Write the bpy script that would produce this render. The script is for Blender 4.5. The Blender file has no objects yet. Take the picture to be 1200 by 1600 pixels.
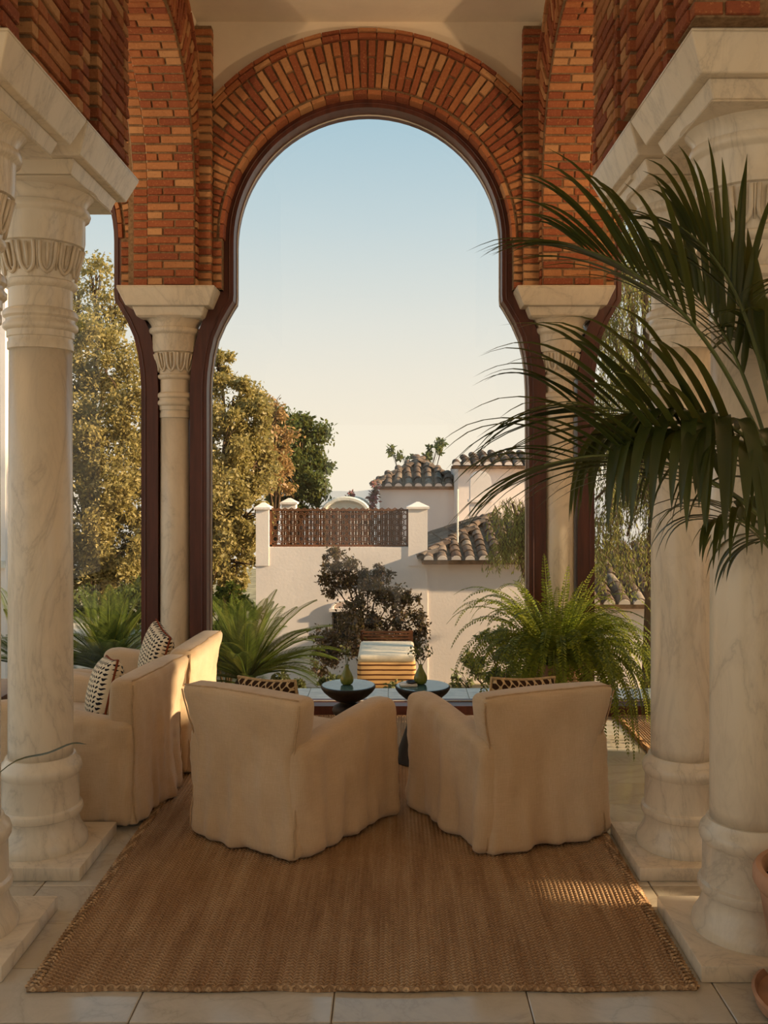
import bpy, bmesh, math, random
import numpy as np
from mathutils import Vector, Matrix, Euler
random.seed(7); rng = np.random.default_rng(7)
scene = bpy.context.scene
COL = scene.collection
PI = math.pi

# ------------------------------------------------------------------ camera
F, CX, CY, EYE = 1450.0, 613.0, 742.0, 1.70
cam_d = bpy.data.cameras.new('camera'); cam = bpy.data.objects.new('camera', cam_d); COL.objects.link(cam)
cam.location = (0, 0, EYE); cam.rotation_euler = (PI/2, 0, 0)
cam_d.sensor_fit = 'AUTO'; cam_d.sensor_width = 36.0
cam_d.lens = 36.0*F/1600.0
cam_d.shift_x = -(CX-600)/1600.0; cam_d.shift_y = (CY-800)/1600.0
cam_d.clip_start = 0.05; cam_d.clip_end = 3000
scene.camera = cam

# ------------------------------------------------------------------ world, sun, large lights, exposure
def lin(c):
    return tuple(((v/255.0)/12.92 if v/255.0 <= .04045 else ((v/255.0+.055)/1.055)**2.4) for v in c)
def rgba(c): return (*lin(c), 1.0)
world = bpy.data.worlds.new('world'); scene.world = world; world.use_nodes = True
nt = world.node_tree; nt.nodes.clear()
wo = nt.nodes.new('ShaderNodeOutputWorld'); bg = nt.nodes.new('ShaderNodeBackground')
tc = nt.nodes.new('ShaderNodeTexCoord'); sep = nt.nodes.new('ShaderNodeSeparateXYZ')
ramp = nt.nodes.new('ShaderNodeValToRGB')
nt.links.new(tc.outputs['Generated'], sep.inputs[0]); nt.links.new(sep.outputs['Z'], ramp.inputs[0])
nt.links.new(ramp.outputs[0], bg.inputs[0]); nt.links.new(bg.outputs[0], wo.inputs[0])
e = ramp.color_ramp.elements
e[0].position = 0.0; e[0].color = rgba((244, 231, 208))
e[1].position = 1.0; e[1].color = rgba((120, 165, 195))
for p, c in ((.04, (243, 232, 211)), (.10, (234, 228, 213)), (.16, (222, 223, 215)), (.26, (194, 210, 214)), (.36, (168, 197, 210)), (.6, (145, 182, 205))):
    el = e.new(p); el.color = rgba(c)
bg.inputs['Strength'].default_value = 1.08
def sun_light(name, to_sun, energy, color, angle):
    d = bpy.data.lights.new(name, 'SUN'); d.energy = energy; d.color = color; d.angle = math.radians(angle)
    o = bpy.data.objects.new(name, d); COL.objects.link(o)
    o.rotation_euler = Vector(to_sun).to_track_quat('Z', 'Y').to_euler(); o.location = (8, -6, 9)
    return o
SUN_DIR = (0.92, -0.16, 0.33)      # low evening sun from the right
sun_light('low_evening_sun', SUN_DIR, 9.0, (1.0, .76, .47), 1.0)
vs = scene.view_settings
vs.view_transform = 'Standard'; vs.look = 'None'; vs.gamma = 1.0; vs.use_curve_mapping = False
vs.exposure = 0.0

# ------------------------------------------------------------------ helpers
def P(px, py, Y): return Vector(((px-CX)*Y/F, Y, EYE-(py-CY)*Y/F))
def M_(px, Y): return px*Y/F

def link(o, parent=None):
    COL.objects.link(o)
    if parent is not None: o.parent = parent
    return o
def tag(o, label=None, cat=None, group=None, kind=None):
    if label: o['label'] = label
    if cat: o['category'] = cat
    if group: o['group'] = group
    if kind: o['kind'] = kind
    return o
def empty(name, loc=(0, 0, 0), rz=0.0, label=None, cat=None, group=None, kind=None):
    o = bpy.data.objects.new(name, None); link(o); o.location = loc; o.rotation_euler = (0, 0, rz)
    o.empty_display_size = .1
    return tag(o, label, cat, group, kind)
def copy_tree(o, parent=None):
    c = o.copy(); COL.objects.link(c); c.parent = parent
    for ch in list(o.children): copy_tree(ch, c)
    return c

class MB:
    def __init__(s): s.v = []; s.f = []
    def add(s, verts, faces):
        b = len(s.v); s.v.extend([tuple(p) for p in verts]); s.f.extend([tuple(i+b for i in f) for f in faces])
    def box(s, a, b):
        x0, y0, z0 = a; x1, y1, z1 = b
        s.add([(x0,y0,z0),(x1,y0,z0),(x1,y1,z0),(x0,y1,z0),(x0,y0,z1),(x1,y0,z1),(x1,y1,z1),(x0,y1,z1)],
              [(0,3,2,1),(4,5,6,7),(0,1,5,4),(1,2,6,5),(2,3,7,6),(3,0,4,7)])
    def frustum(s, cx, cy, z0, hx0, hy0, z1, hx1, hy1):
        s.add([(cx-hx0,cy-hy0,z0),(cx+hx0,cy-hy0,z0),(cx+hx0,cy+hy0,z0),(cx-hx0,cy+hy0,z0),
               (cx-hx1,cy-hy1,z1),(cx+hx1,cy-hy1,z1),(cx+hx1,cy+hy1,z1),(cx-hx1,cy+hy1,z1)],
              [(0,3,2,1),(4,5,6,7),(0,1,5,4),(1,2,6,5),(2,3,7,6),(3,0,4,7)])
    def lathe(s, prof, n=32, c=(0, 0, 0)):
        vs_ = []; fs = []
        for r, z in prof:
            for i in range(n):
                a = 2*PI*i/n; vs_.append((c[0]+r*math.cos(a), c[1]+r*math.sin(a), c[2]+z))
        for j in range(len(prof)-1):
            for i in range(n):
                k = (i+1) % n; fs.append((j*n+i, j*n+k, (j+1)*n+k, (j+1)*n+i))
        fs.append(tuple(range(n-1, -1, -1))); fs.append(tuple((len(prof)-1)*n+i for i in range(n)))
        s.add(vs_, fs)
    def tube(s, pts, rad, n=6):
        pts = [Vector(p) for p in pts]
        if not isinstance(rad, (list, tuple)): rad = [rad]*len(pts)
        vs_ = []; fs = []; m = len(pts)
        ref = None
        for i, p in enumerate(pts):
            t = (pts[min(i+1, m-1)]-pts[max(i-1, 0)])
            t = t.normalized() if t.length > 1e-9 else Vector((0, 0, 1))
            if ref is None: ref = Vector((1, 0, 0)) if abs(t.x) < .8 else Vector((0, 1, 0))
            a = (ref-t*ref.dot(t)).normalized(); b = t.cross(a); ref = a
            for k in range(n):
                q = 2*PI*k/n; vs_.append(p+(a*math.cos(q)+b*math.sin(q))*rad[i])
        for i in range(m-1):
            for k in range(n):
                l = (k+1) % n; fs.append((i*n+k, i*n+l, (i+1)*n+l, (i+1)*n+k))
        fs.append(tuple(range(n-1, -1, -1))); fs.append(tuple((m-1)*n+k for k in range(n)))
        s.add(vs_, fs)
    def build(s, name, mat, parent=None, smooth=False, angle=None):
        me = bpy.data.meshes.new(name); me.from_pydata(s.v, [], s.f)
        if mat: me.materials.append(mat)
        if smooth: me.polygons.foreach_set('use_smooth', [True]*len(me.polygons))
        if angle is not None:
            me.polygons.foreach_set('use_smooth', [True]*len(me.polygons))
            try: me.set_sharp_from_angle(angle=math.radians(angle))
            except Exception: pass
        me.update()
        return link(bpy.data.objects.new(name, me), parent)

def axis_pts(n, k, r, h):
    """parameters along one axis of a rounded box, extra points in the corner zones"""
    if h <= r*1.0001: r = h*.999
    c = [(-h + r*(1-math.cos(PI/2*i/k))) for i in range(k)]
    m = [-(h-r) + 2*(h-r)*i/n for i in range(n+1)]
    return c+m+[-q for q in reversed(c)]
def rounded_box(half, r, n=(4, 4, 4), k=3, deform=None, center=(0, 0, 0)):
    A = [axis_pts(n[i], k, min(r, half[i]*.999), half[i]) for i in range(3)]
    idx = {}; V = []; Fc = []
    def vert(i, j, l):
        key = (i, j, l)
        if key in idx: return idx[key]
        q = [A[0][i], A[1][j], A[2][l]]
        inn = [max(-(half[a]-min(r, half[a]*.999)), min(half[a]-min(r, half[a]*.999), q[a])) for a in range(3)]
        d = Vector((q[0]-inn[0], q[1]-inn[1], q[2]-inn[2]))
        if d.length > 1e-9:
            d = d.normalized()*r
            q = [inn[a]+max(-half[a]+abs(inn[a]) if False else -r, min(r, d[a])) for a in range(3)]
            q = [max(-half[a], min(half[a], q[a])) for a in range(3)]
        p = Vector(q)+Vector(center)
        if deform: p = Vector(deform(p))
        idx[key] = len(V); V.append(tuple(p)); return idx[key]
    I, J, L = len(A[0])-1, len(A[1])-1, len(A[2])-1
    for i in range(I):
        for j in range(J):
            Fc.append((vert(i,j,0), vert(i,j+1,0), vert(i+1,j+1,0), vert(i+1,j,0)))
            Fc.append((vert(i,j,L), vert(i+1,j,L), vert(i+1,j+1,L), vert(i,j+1,L)))
    for i in range(I):
        for l in range(L):
            Fc.append((vert(i,0,l), vert(i+1,0,l), vert(i+1,0,l+1), vert(i,0,l+1)))
            Fc.append((vert(i,J,l), vert(i,J,l+1), vert(i+1,J,l+1), vert(i+1,J,l)))
    for j in range(J):
        for l in range(L):
            Fc.append((vert(0,j,l), vert(0,j,l+1), vert(0,j+1,l+1), vert(0,j+1,l)))
            Fc.append((vert(I,j,l), vert(I,j+1,l), vert(I,j+1,l+1), vert(I,j,l+1)))
    m = MB(); m.add(V, Fc); return m

def quads_object(name, Q, mat, parent=None, kind=None):
    """Q: (n,4,3) array of leaf quads joined in one mesh"""
    n = len(Q); me = bpy.data.meshes.new(name)
    me.vertices.add(n*4); me.vertices.foreach_set('co', np.asarray(Q, dtype=np.float32).reshape(-1))
    me.loops.add(n*4); me.loops.foreach_set('vertex_index', np.arange(n*4, dtype=np.int32))
    me.polygons.add(n); me.polygons.foreach_set('loop_start', np.arange(0, n*4, 4, dtype=np.int32))
    try: me.polygons.foreach_set('loop_total', np.full(n, 4, dtype=np.int32))
    except Exception: pass
    me.materials.append(mat); me.update(calc_edges=True); me.validate()
    o = link(bpy.data.objects.new(name, me), parent)
    if kind: o['kind'] = kind
    return o

def catmull(pts, n):
    pts = [Vector(p) for p in pts]; P_ = [pts[0]*2-pts[1]]+pts+[pts[-1]*2-pts[-2]]
    out = []; segs = len(pts)-1
    for i in range(n+1):
        t = i/n*segs; k = min(int(t), segs-1); t -= k
        a, b, c, d = P_[k:k+4]
        out.append(.5*((2*b)+(c-a)*t+(2*a-5*b+4*c-d)*t*t+(-a+3*b-3*c+d)*t**3))
    return out
def smooth(t): t = max(0., min(1., t)); return t*t*(3-2*t)

# ------------------------------------------------------------------ materials
MATS = {}
class NT:
    def __init__(s, name):
        s.m = bpy.data.materials.new(name); s.m.use_nodes = True; s.t = s.m.node_tree; s.t.nodes.clear()
        s.out = s.t.nodes.new('ShaderNodeOutputMaterial')
    def n(s, typ, **kw):
        x = s.t.nodes.new('ShaderNode'+typ)
        for k, v in kw.items():
            if k in x.inputs: x.inputs[k].default_value = v
            else: setattr(x, k, v)
        return x
    def l(s, a, b): s.t.links.new(a, b)
    def coord(s, kind='Object', scale=(1, 1, 1), rot=(0, 0, 0)):
        t = s.n('TexCoord'); mp = s.n('Mapping'); mp.inputs['Scale'].default_value = scale; mp.inputs['Rotation'].default_value = rot
        s.l(t.outputs[kind], mp.inputs[0]); return mp.outputs[0]
    def geo(s, scale=(1, 1, 1), rot=(0, 0, 0)):
        t = s.n('NewGeometry'); mp = s.n('Mapping'); mp.inputs['Scale'].default_value = scale; mp.inputs['Rotation'].default_value = rot
        s.l(t.outputs['Position'], mp.inputs[0]); return mp.outputs[0]
    def noise(s, vec, scale, detail=4, rough=.55, dist=0.):
        x = s.n('TexNoise'); x.inputs['Scale'].default_value = scale; x.inputs['Detail'].default_value = detail
        x.inputs['Roughness'].default_value = rough; x.inputs['Distortion'].default_value = dist
        if vec is not None: s.l(vec, x.inputs['Vector'])
        return x.outputs['Fac']
    def ramp(s, fac, stops, interp='LINEAR'):
        r = s.n('ValToRGB'); r.color_ramp.interpolation = interp; el = r.color_ramp.elements
        el[0].position, el[0].color = stops[0][0], stops[0][1]
        el[1].position, el[1].color = stops[-1][0], stops[-1][1]
        for p, c in stops[1:-1]:
            q = el.new(p); q.color = c
        s.l(fac, r.inputs[0]); return r.outputs[0]
    def mix(s, fac, a, b, mode='MIX'):
        x = s.n('MixRGB', blend_type=mode)
        for i, v in enumerate((fac, a, b)):
            if hasattr(v, 'is_output') or isinstance(v, bpy.types.NodeSocket): s.l(v, x.inputs[i])
            else: x.inputs[i].default_value = v
        return x.outputs[0]
    def math(s, op, a, b=None):
        x = s.n('Math', operation=op)
        for i, v in enumerate((a, b)):
            if v is None: continue
            if isinstance(v, bpy.types.NodeSocket): s.l(v, x.inputs[i])
            else: x.inputs[i].default_value = v
        return x.outputs[0]
    def bsdf(s, color, rough=.6, bump=None, bstr=.3, bdist=.01, spec=.5, metal=0., normal=None, **kw):
        b = s.n('BsdfPrincipled')
        if isinstance(color, bpy.types.NodeSocket): s.l(color, b.inputs['Base Color'])
        else: b.inputs['Base Color'].default_value = color
        if isinstance(rough, bpy.types.NodeSocket): s.l(rough, b.inputs['Roughness'])
        else: b.inputs['Roughness'].default_value = rough
        b.inputs['Specular IOR Level'].default_value = spec; b.inputs['Metallic'].default_value = metal
        if bump is not None:
            bp = s.n('Bump'); bp.inputs['Strength'].default_value = bstr; bp.inputs['Distance'].default_value = bdist
            s.l(bump, bp.inputs['Height']); s.l(bp.outputs[0], b.inputs['Normal'])
        for k, v in kw.items(): b.inputs[k].default_value = v
        s.l(b.outputs[0], s.out.inputs[0]); return b
def simple(name, c, rough=.6, var=.12, scale=6, bump=.15, bdist=.005, spec=.4, metal=0., stretch=(1, 1, 1), **kw):
    t = NT(name); v = t.coord('Object', stretch)
    f = t.noise(v, scale, 5); f2 = t.noise(v, scale*7, 3)
    col = rgba(c); lo = tuple(x*(1-var*1.6) for x in col[:3])+(1,); hi = tuple(min(1, x*(1+var*1.2)) for x in col[:3])+(1,)
    t.bsdf(t.ramp(f, [(.3, lo), (.7, hi)]), rough, t.mix(.4, f, f2), bump, bdist, spec, metal, **kw)
    MATS[name] = t.m; return t.m

def m_brick():
    t = NT('fired_brick'); oi = t.n('ObjectInfo'); g = t.n('NewGeometry')
    r = t.math('FRACT', t.math('ADD', oi.outputs['Random'], g.outputs['Random Per Island']))
    col = t.ramp(r, [(0., rgba((152, 88, 58))), (.18, rgba((176, 112, 72))), (.36, rgba((140, 78, 54))), (.52, rgba((186, 130, 86))),
                     (.68, rgba((160, 94, 62))), (.84, rgba((198, 150, 104))), (1., rgba((128, 74, 54)))], 'CONSTANT')
    v = t.geo()
    n1 = t.noise(v, 9, 5, .6); n2 = t.noise(v, 70, 4, .7)
    col = t.mix(t.math('MULTIPLY', n1, .55), col, rgba((120, 60, 34)))
    col = t.mix(t.ramp(n2, [(.56, (0, 0, 0, 1)), (.74, (.5, .5, .5, 1))]), col, rgba((212, 160, 106)))
    col = t.mix(t.ramp(n2, [(.24, (.6, .6, .6, 1)), (.42, (0, 0, 0, 1))]), col, rgba((84, 42, 26)))
    t.bsdf(col, .82, n2, .55, .004, .25); return t.m
def m_mortar():
    t = NT('mortar'); v = t.geo(); n = t.noise(v, 45, 5, .7)
    t.bsdf(t.ramp(n, [(.3, rgba((104, 80, 58))), (.7, rgba((150, 122, 92)))]), .95, n, .6, .006, .1); return t.m
def m_marble(name, base, vein, warm, sc=1.0, rough=.3):
    t = NT(name); oi = t.n('ObjectInfo'); tc_ = t.n('NewGeometry')
    vec = t.n('VectorMath', operation='ADD'); cmb = t.n('CombineXYZ')
    t.l(t.math('MULTIPLY', oi.outputs['Random'], 17.), cmb.inputs[0]); t.l(t.math('MULTIPLY', oi.outputs['Random'], 31.), cmb.inputs[1])
    t.l(tc_.outputs['Position'], vec.inputs[0]); t.l(cmb.outputs[0], vec.inputs[1])
    mp = t.n('Mapping'); mp.inputs['Scale'].default_value = (1.6*sc, 1.6*sc, .62*sc); mp.inputs['Rotation'].default_value = (.5, .35, .4)
    t.l(vec.outputs[0], mp.inputs[0])
    a = t.noise(mp.outputs[0], 1.6, 7, .6, 1.6); b = t.noise(mp.outputs[0], 3.1, 6, .65, 2.6); c = t.noise(mp.outputs[0], .9, 3)
    band = t.math('ABSOLUTE', t.math('SUBTRACT', a, .5))
    veins = t.ramp(band, [(0., (.30, .30, .30, 1)), (.014, (.12, .12, .12, 1)), (.07, (0, 0, 0, 1))])
    band2 = t.math('ABSOLUTE', t.math('SUBTRACT', b, .47))
    v2 = t.ramp(band2, [(0., (.07, .07, .07, 1)), (.05, (0, 0, 0, 1))])
    col = t.mix(t.ramp(c, [(.35, (0, 0, 0, 1)), (.7, (.8, .8, .8, 1))]), rgba(base), rgba(warm))
    col = t.mix(veins, col, rgba(vein)); col = t.mix(v2, col, rgba(vein))
    t.bsdf(col, rough, t.noise(None, 60, 3), .04, .002, .5); return t.m
def m_plaster(name, c, var=.07, bump=.25):
    t = NT(name); v = t.geo(); n = t.noise(v, 1.3, 6, .6); n2 = t.noise(v, 26, 4)
    col = rgba(c); lo = tuple(x*(1-var*2) for x in col[:3])+(1,); hi = tuple(min(1, x*(1+var)) for x in col[:3])+(1,)
    t.bsdf(t.ramp(n, [(.3, lo), (.7, hi)]), .9, n2, bump, .006, .15); return t.m
def m_linen():
    t = NT('oat_linen'); v = t.coord('Object')
    w1 = t.n('TexWave', wave_type='BANDS', bands_direction='X'); w1.inputs['Scale'].default_value = 260; w1.inputs['Distortion'].default_value = 2.5; w1.inputs['Detail'].default_value = 2; w1.inputs['Detail Scale'].default_value = 3
    w2 = t.n('TexWave', wave_type='BANDS', bands_direction='Z'); w2.inputs['Scale'].default_value = 260; w2.inputs['Distortion'].default_value = 2.5; w2.inputs['Detail'].default_value = 2; w2.inputs['Detail Scale'].default_value = 3
    t.l(v, w1.inputs[0]); t.l(v, w2.inputs[0])
    slub = t.noise(t.coord('Object', (90, 90, 6)), 3, 3); slub2 = t.noise(t.coord('Object', (7, 7, 130)), 3, 3); big = t.noise(v, 3, 4)
    h = t.mix(.5, w1.outputs[1], w2.outputs[1]); h = t.mix(.5, h, t.mix(.5, slub, slub2))
    f = t.mix(.5, t.mix(.5, slub, slub2), big)
    col = t.ramp(f, [(.34, rgba((196, 166, 132))), (.5, rgba((208, 180, 146))), (.66, rgba((220, 194, 162)))])
    b = t.bsdf(col, .95, h, .35, .0025, .1); b.inputs['Sheen Weight'].default_value = .25; b.inputs['Sheen Roughness'].default_value = .5; return t.m
def m_jute():
    t = NT('braided_jute'); v = t.coord('Object')
    streak = t.noise(t.coord('Object', (16, 1.4, 1)), 1.0, 5, .6); fib = t.noise(t.coord('Object', (1, 1, 1)), 120, 3, .7); big = t.noise(v, 1.2, 4)
    # slanting strands inside every braid, mirrored from braid to braid
    sp = t.n('SeparateXYZ'); t.l(v, sp.inputs[0])
    pp = t.math('PINGPONG', sp.outputs[0], .018)
    ph = t.math('ADD', t.math('MULTIPLY', pp, 260.), t.math('MULTIPLY', sp.outputs[1], 330.))
    st = t.math('SINE', t.math('ADD', ph, t.math('MULTIPLY', fib, 2.5)))
    f = t.mix(.55, streak, t.mix(.4, fib, big))
    col = t.ramp(f, [(.34, rgba((144, 110, 80))), (.46, rgba((182, 146, 110))), (.55, rgba((206, 172, 134))), (.68, rgba((228, 202, 168)))])
    col = t.mix(t.ramp(st, [(0., (.5, .5, .5, 1)), (.6, (0, 0, 0, 1))]), col, rgba((104, 72, 46)))
    t.bsdf(col, .95, t.mix(.5, st, fib), .9, .006, .1); return t.m
def m_leaf(name, stops, transl=.35, rough=.45, spec=.35):
    t = NT(name); g = t.n('NewGeometry'); oi = t.n('ObjectInfo')
    r = t.math('FRACT', t.math('ADD', g.outputs['Random Per Island'], oi.outputs['Random']))
    col = t.ramp(r, [(i/(len(stops)-1), rgba(c)) for i, c in enumerate(stops)])
    n = t.noise(t.geo(), 8, 3); col = t.mix(t.math('MULTIPLY', n, .35), col, rgba(stops[0]))
    b = t.bsdf(col, rough, spec=spec)
    tr = t.n('BsdfTranslucent'); t.l(t.mix(.35, col, rgba((184, 172, 84)), 'MIX'), tr.inputs[0])
    mx = t.n('MixShader'); mx.inputs[0].default_value = transl
    t.l(b.outputs[0], mx.inputs[1]); t.l(tr.outputs[0], mx.inputs[2]); t.l(mx.outputs[0], t.out.inputs[0]); return t.m
def m_glass():
    t = NT('window_glass'); tr = t.n('BsdfTransparent'); tr.inputs[0].default_value = (.99, .992, .988, 1)
    gl = t.n('BsdfGlossy'); gl.inputs['Roughness'].default_value = .015; gl.inputs[0].default_value = (1, .97, .93, 1)
    lw = t.n('LayerWeight'); lw.inputs[0].default_value = .5
    mx = t.n('MixShader'); t.l(t.math('ADD', t.math('MULTIPLY', t.math('POWER', lw.outputs['Facing'], 4.), .5), .018), mx.inputs[0]); t.l(tr.outputs[0], mx.inputs[1]); t.l(gl.outputs[0], mx.inputs[2])
    t.l(mx.outputs[0], t.out.inputs[0]); return t.m
def m_zigzag():
    t = NT('black_and_cream_weave'); v = t.coord('Object')
    sp = t.n('SeparateXYZ'); t.l(v, sp.inputs[0])
    zig = t.math('PINGPONG', t.math('MULTIPLY', sp.outputs[0], 1.), .02)
    n = t.noise(v, 45, 2)
    s = t.math('SINE', t.math('ADD', t.math('ADD', t.math('MULTIPLY', sp.outputs[2], 260.), t.math('MULTIPLY', zig, 130.)), t.math('MULTIPLY', n, 3.2)))
    gap = t.math('SINE', t.math('MULTIPLY', sp.outputs[0], 210.))
    k = t.math('ADD', s, t.math('MULTIPLY', gap, .6))
    col = t.ramp(k, [(.45, rgba((224, 206, 176))), (.55, rgba((34, 30, 34)))])
    t.bsdf(col, .9, t.noise(v, 200, 2), .3, .002, .1); return t.m
def m_chain():
    t = NT('brown_chain_weave'); v = t.coord('Object')
    vo = t.n('TexVoronoi', feature='DISTANCE_TO_EDGE'); vo.inputs['Scale'].default_value = 30; t.l(t.coord('Object', (1, 1, .8)), vo.inputs['Vector'])
    sp = t.n('SeparateXYZ'); t.l(v, sp.inputs[0])
    sx = t.math('SINE', t.math('MULTIPLY', sp.outputs[0], 150.)); sz = t.math('SINE', t.math('MULTIPLY', sp.outputs[2], 150.))
    col = t.ramp(t.math('ABSOLUTE', t.math('ADD', sx, sz)), [(.3, rgba((206, 180, 140))), (.55, rgba((62, 42, 28)))])
    t.bsdf(col, .92, t.noise(v, 160, 2), .4, .002, .1); return t.m
def m_stripes():
    t = NT('striped_upholstery'); v = t.coord('Object'); sp = t.n('SeparateXYZ'); t.l(v, sp.inputs[0])
    s = t.math('SINE', t.math('ADD', t.math('MULTIPLY', sp.outputs[2], 105.), t.math('MULTIPLY', t.noise(v, 3, 2), 1.2)))
    col = t.ramp(s, [(.25, rgba((226, 176, 116))), (.5, rgba((196, 132, 78))), (.8, rgba((88, 54, 34)))])
    t.bsdf(col, .9, spec=.1); return t.m

BRICK = m_brick(); MORTAR = m_mortar()
MARBLE = m_marble('veined_marble', (228, 216, 196), (132, 118, 104), (218, 198, 168), 1.0, .26)
TILE = m_marble('floor_marble', (196, 188, 174), (132, 122, 108), (184, 168, 142), .8, .13)
TILE_EDGE = m_plaster('tile_joint', (128, 112, 92))
PLASTER = m_plaster('cream_plaster', (236, 222, 200)); WHITEWASH = m_plaster('whitewash', (246, 231, 221), .04, .35)
LINEN = m_linen(); JUTE = m_jute(); GLASS = m_glass(); ZIGZAG = m_zigzag(); CHAIN = m_chain(); STRIPES = m_stripes()
WOOD = simple('dark_red_wood', (84, 44, 34), .42, .22, 3, .12, .003, .45, stretch=(8, 8, .8))
ALU = simple('pale_metal_bead', (206, 196, 184), .35, .05, 5, .02, .001, .5)
DARK_WOOD = simple('blackened_wood', (42, 36, 32), .55, .3, 14, .5, .004, .4, stretch=(3, 3, .6))
BLUE_TOP = simple('blue_glazed_top', (70, 108, 116), .16, .35, 9, .2, .003, .6)
BROWN_TABLE = simple('brown_wood', (98, 62, 40), .4, .2, 5, .2, .003, .4, stretch=(1, 8, 8))
GREEN_GLAZE = simple('green_glaze', (112, 122, 44), .22, .2, 8, .1, .002, .6)
TERRACOTTA = simple('terracotta', (182, 140, 112), .88, .22, 5, .4, .004, .2)
SOIL = simple('soil', (52, 38, 28), .95, .3, 40, 1.0, .02, .1)
PAPER = simple('paper', (224, 220, 210), .6, .04, 5, .05, .002, .3)
BLACK = simple('black_plastic', (26, 26, 28), .35, .1, 8, .05, .001, .5)
CREAM_FABRIC = simple('cream_cushion', (232, 212, 184), .9, .06, 20, .2, .003, .1)
SEAM = simple('linen_seam', (192, 162, 128), .95, .1, 40, .3, .002, .1)
ROPE = simple('cushion_fringe', (196, 166, 124), .95, .2, 60, .5, .004, .1)
RED_SEAM = simple('rust_seam', (128, 66, 42), .9, .1, 30, .2, .002, .1)
PATINA = simple('weathered_roof_tile', (150, 122, 98), .92, .3, 9, .6, .01, .15)
def m_tile():
    t = NT('barrel_roof_tile'); oi = t.n('ObjectInfo'); n = t.noise(t.geo(), 6, 6, .7)
    c = t.ramp(oi.outputs['Random'], [(0, rgba((96, 82, 72))), (.35, rgba((132, 112, 96))), (.7, rgba((112, 90, 76))), (1, rgba((150, 134, 118)))])
    t.bsdf(t.mix(t.ramp(n, [(.45, (0, 0, 0, 1)), (.65, (.8, .8, .8, 1))]), c, rgba((70, 58, 50))), .95, n, .6, .01, .1); return t.m
ROOFTILE = m_tile()
CANE = simple('cane_reeds', (140, 92, 58), .85, .35, 20, .4, .004, .15, stretch=(6, 6, .5))
LATTICE = simple('brown_lattice_wood', (112, 72, 48), .8, .2, 10, .3, .003, .2)
IRON = simple('wrought_iron', (52, 44, 40), .6, .1, 20, .2, .002, .4)
BARK = simple('bark', (92, 72, 54), .95, .3, 12, .9, .02, .1, stretch=(2, 2, .5))
PALM_STEM = simple('palm_stem', (84, 92, 46), .5, .2, 12, .2, .003, .4, stretch=(1, 1, .4))
GARDEN = simple('garden_soil', (164, 150, 118), .98, .35, 2.5, .8, .03, .1)
STONE = simple('pale_stone', (232, 224, 210), .9, .1, 6, .5, .01, .1)
HILL = simple('hazy_hill', (196, 192, 188), 1.0, .05, .02, .0, .01, .0)
GOLD_LEAF = m_leaf('olive_gold_leaf', [(128, 118, 66), (172, 152, 90), (196, 174, 112), (148, 134, 76), (212, 192, 134)], .42)
GREEN_LEAF = m_leaf('green_leaf', [(58, 70, 34), (86, 98, 46), (108, 118, 58), (70, 82, 38)])
RUSSET_LEAF = m_leaf('russet_leaf', [(176, 132, 82), (190, 150, 100), (150, 112, 66), (206, 170, 116)])
BRONZE_LEAF = m_leaf('bronze_leaf', [(74, 54, 44), (104, 78, 60), (86, 74, 52), (124, 98, 74)], .3)
SHRUB_LEAF = m_leaf('shrub_leaf', [(70, 76, 46), (98, 104, 62), (124, 126, 80), (84, 92, 54)], .25)
WILLOW_LEAF = m_leaf('weeping_leaf', [(92, 98, 48), (134, 136, 70), (164, 160, 92), (110, 114, 58)], .5)
CYCAD_LEAF = m_leaf('cycad_leaf', [(52, 66, 22), (80, 94, 32), (106, 116, 42), (66, 80, 26)], .35, .7, .12)
FERN_LEAF = m_leaf('fern_leaf', [(74, 92, 22), (112, 128, 30), (150, 160, 44), (96, 114, 28)], .5)
PALM_LEAF = m_leaf('palm_leaflet', [(40, 52, 22), (54, 68, 28), (46, 60, 24), (66, 80, 36)], .28, .32, .5)
PINK_LEAF = m_leaf('pink_blossom', [(150, 84, 96), (176, 110, 120), (110, 96, 66), (164, 98, 108)], .3)

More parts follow.
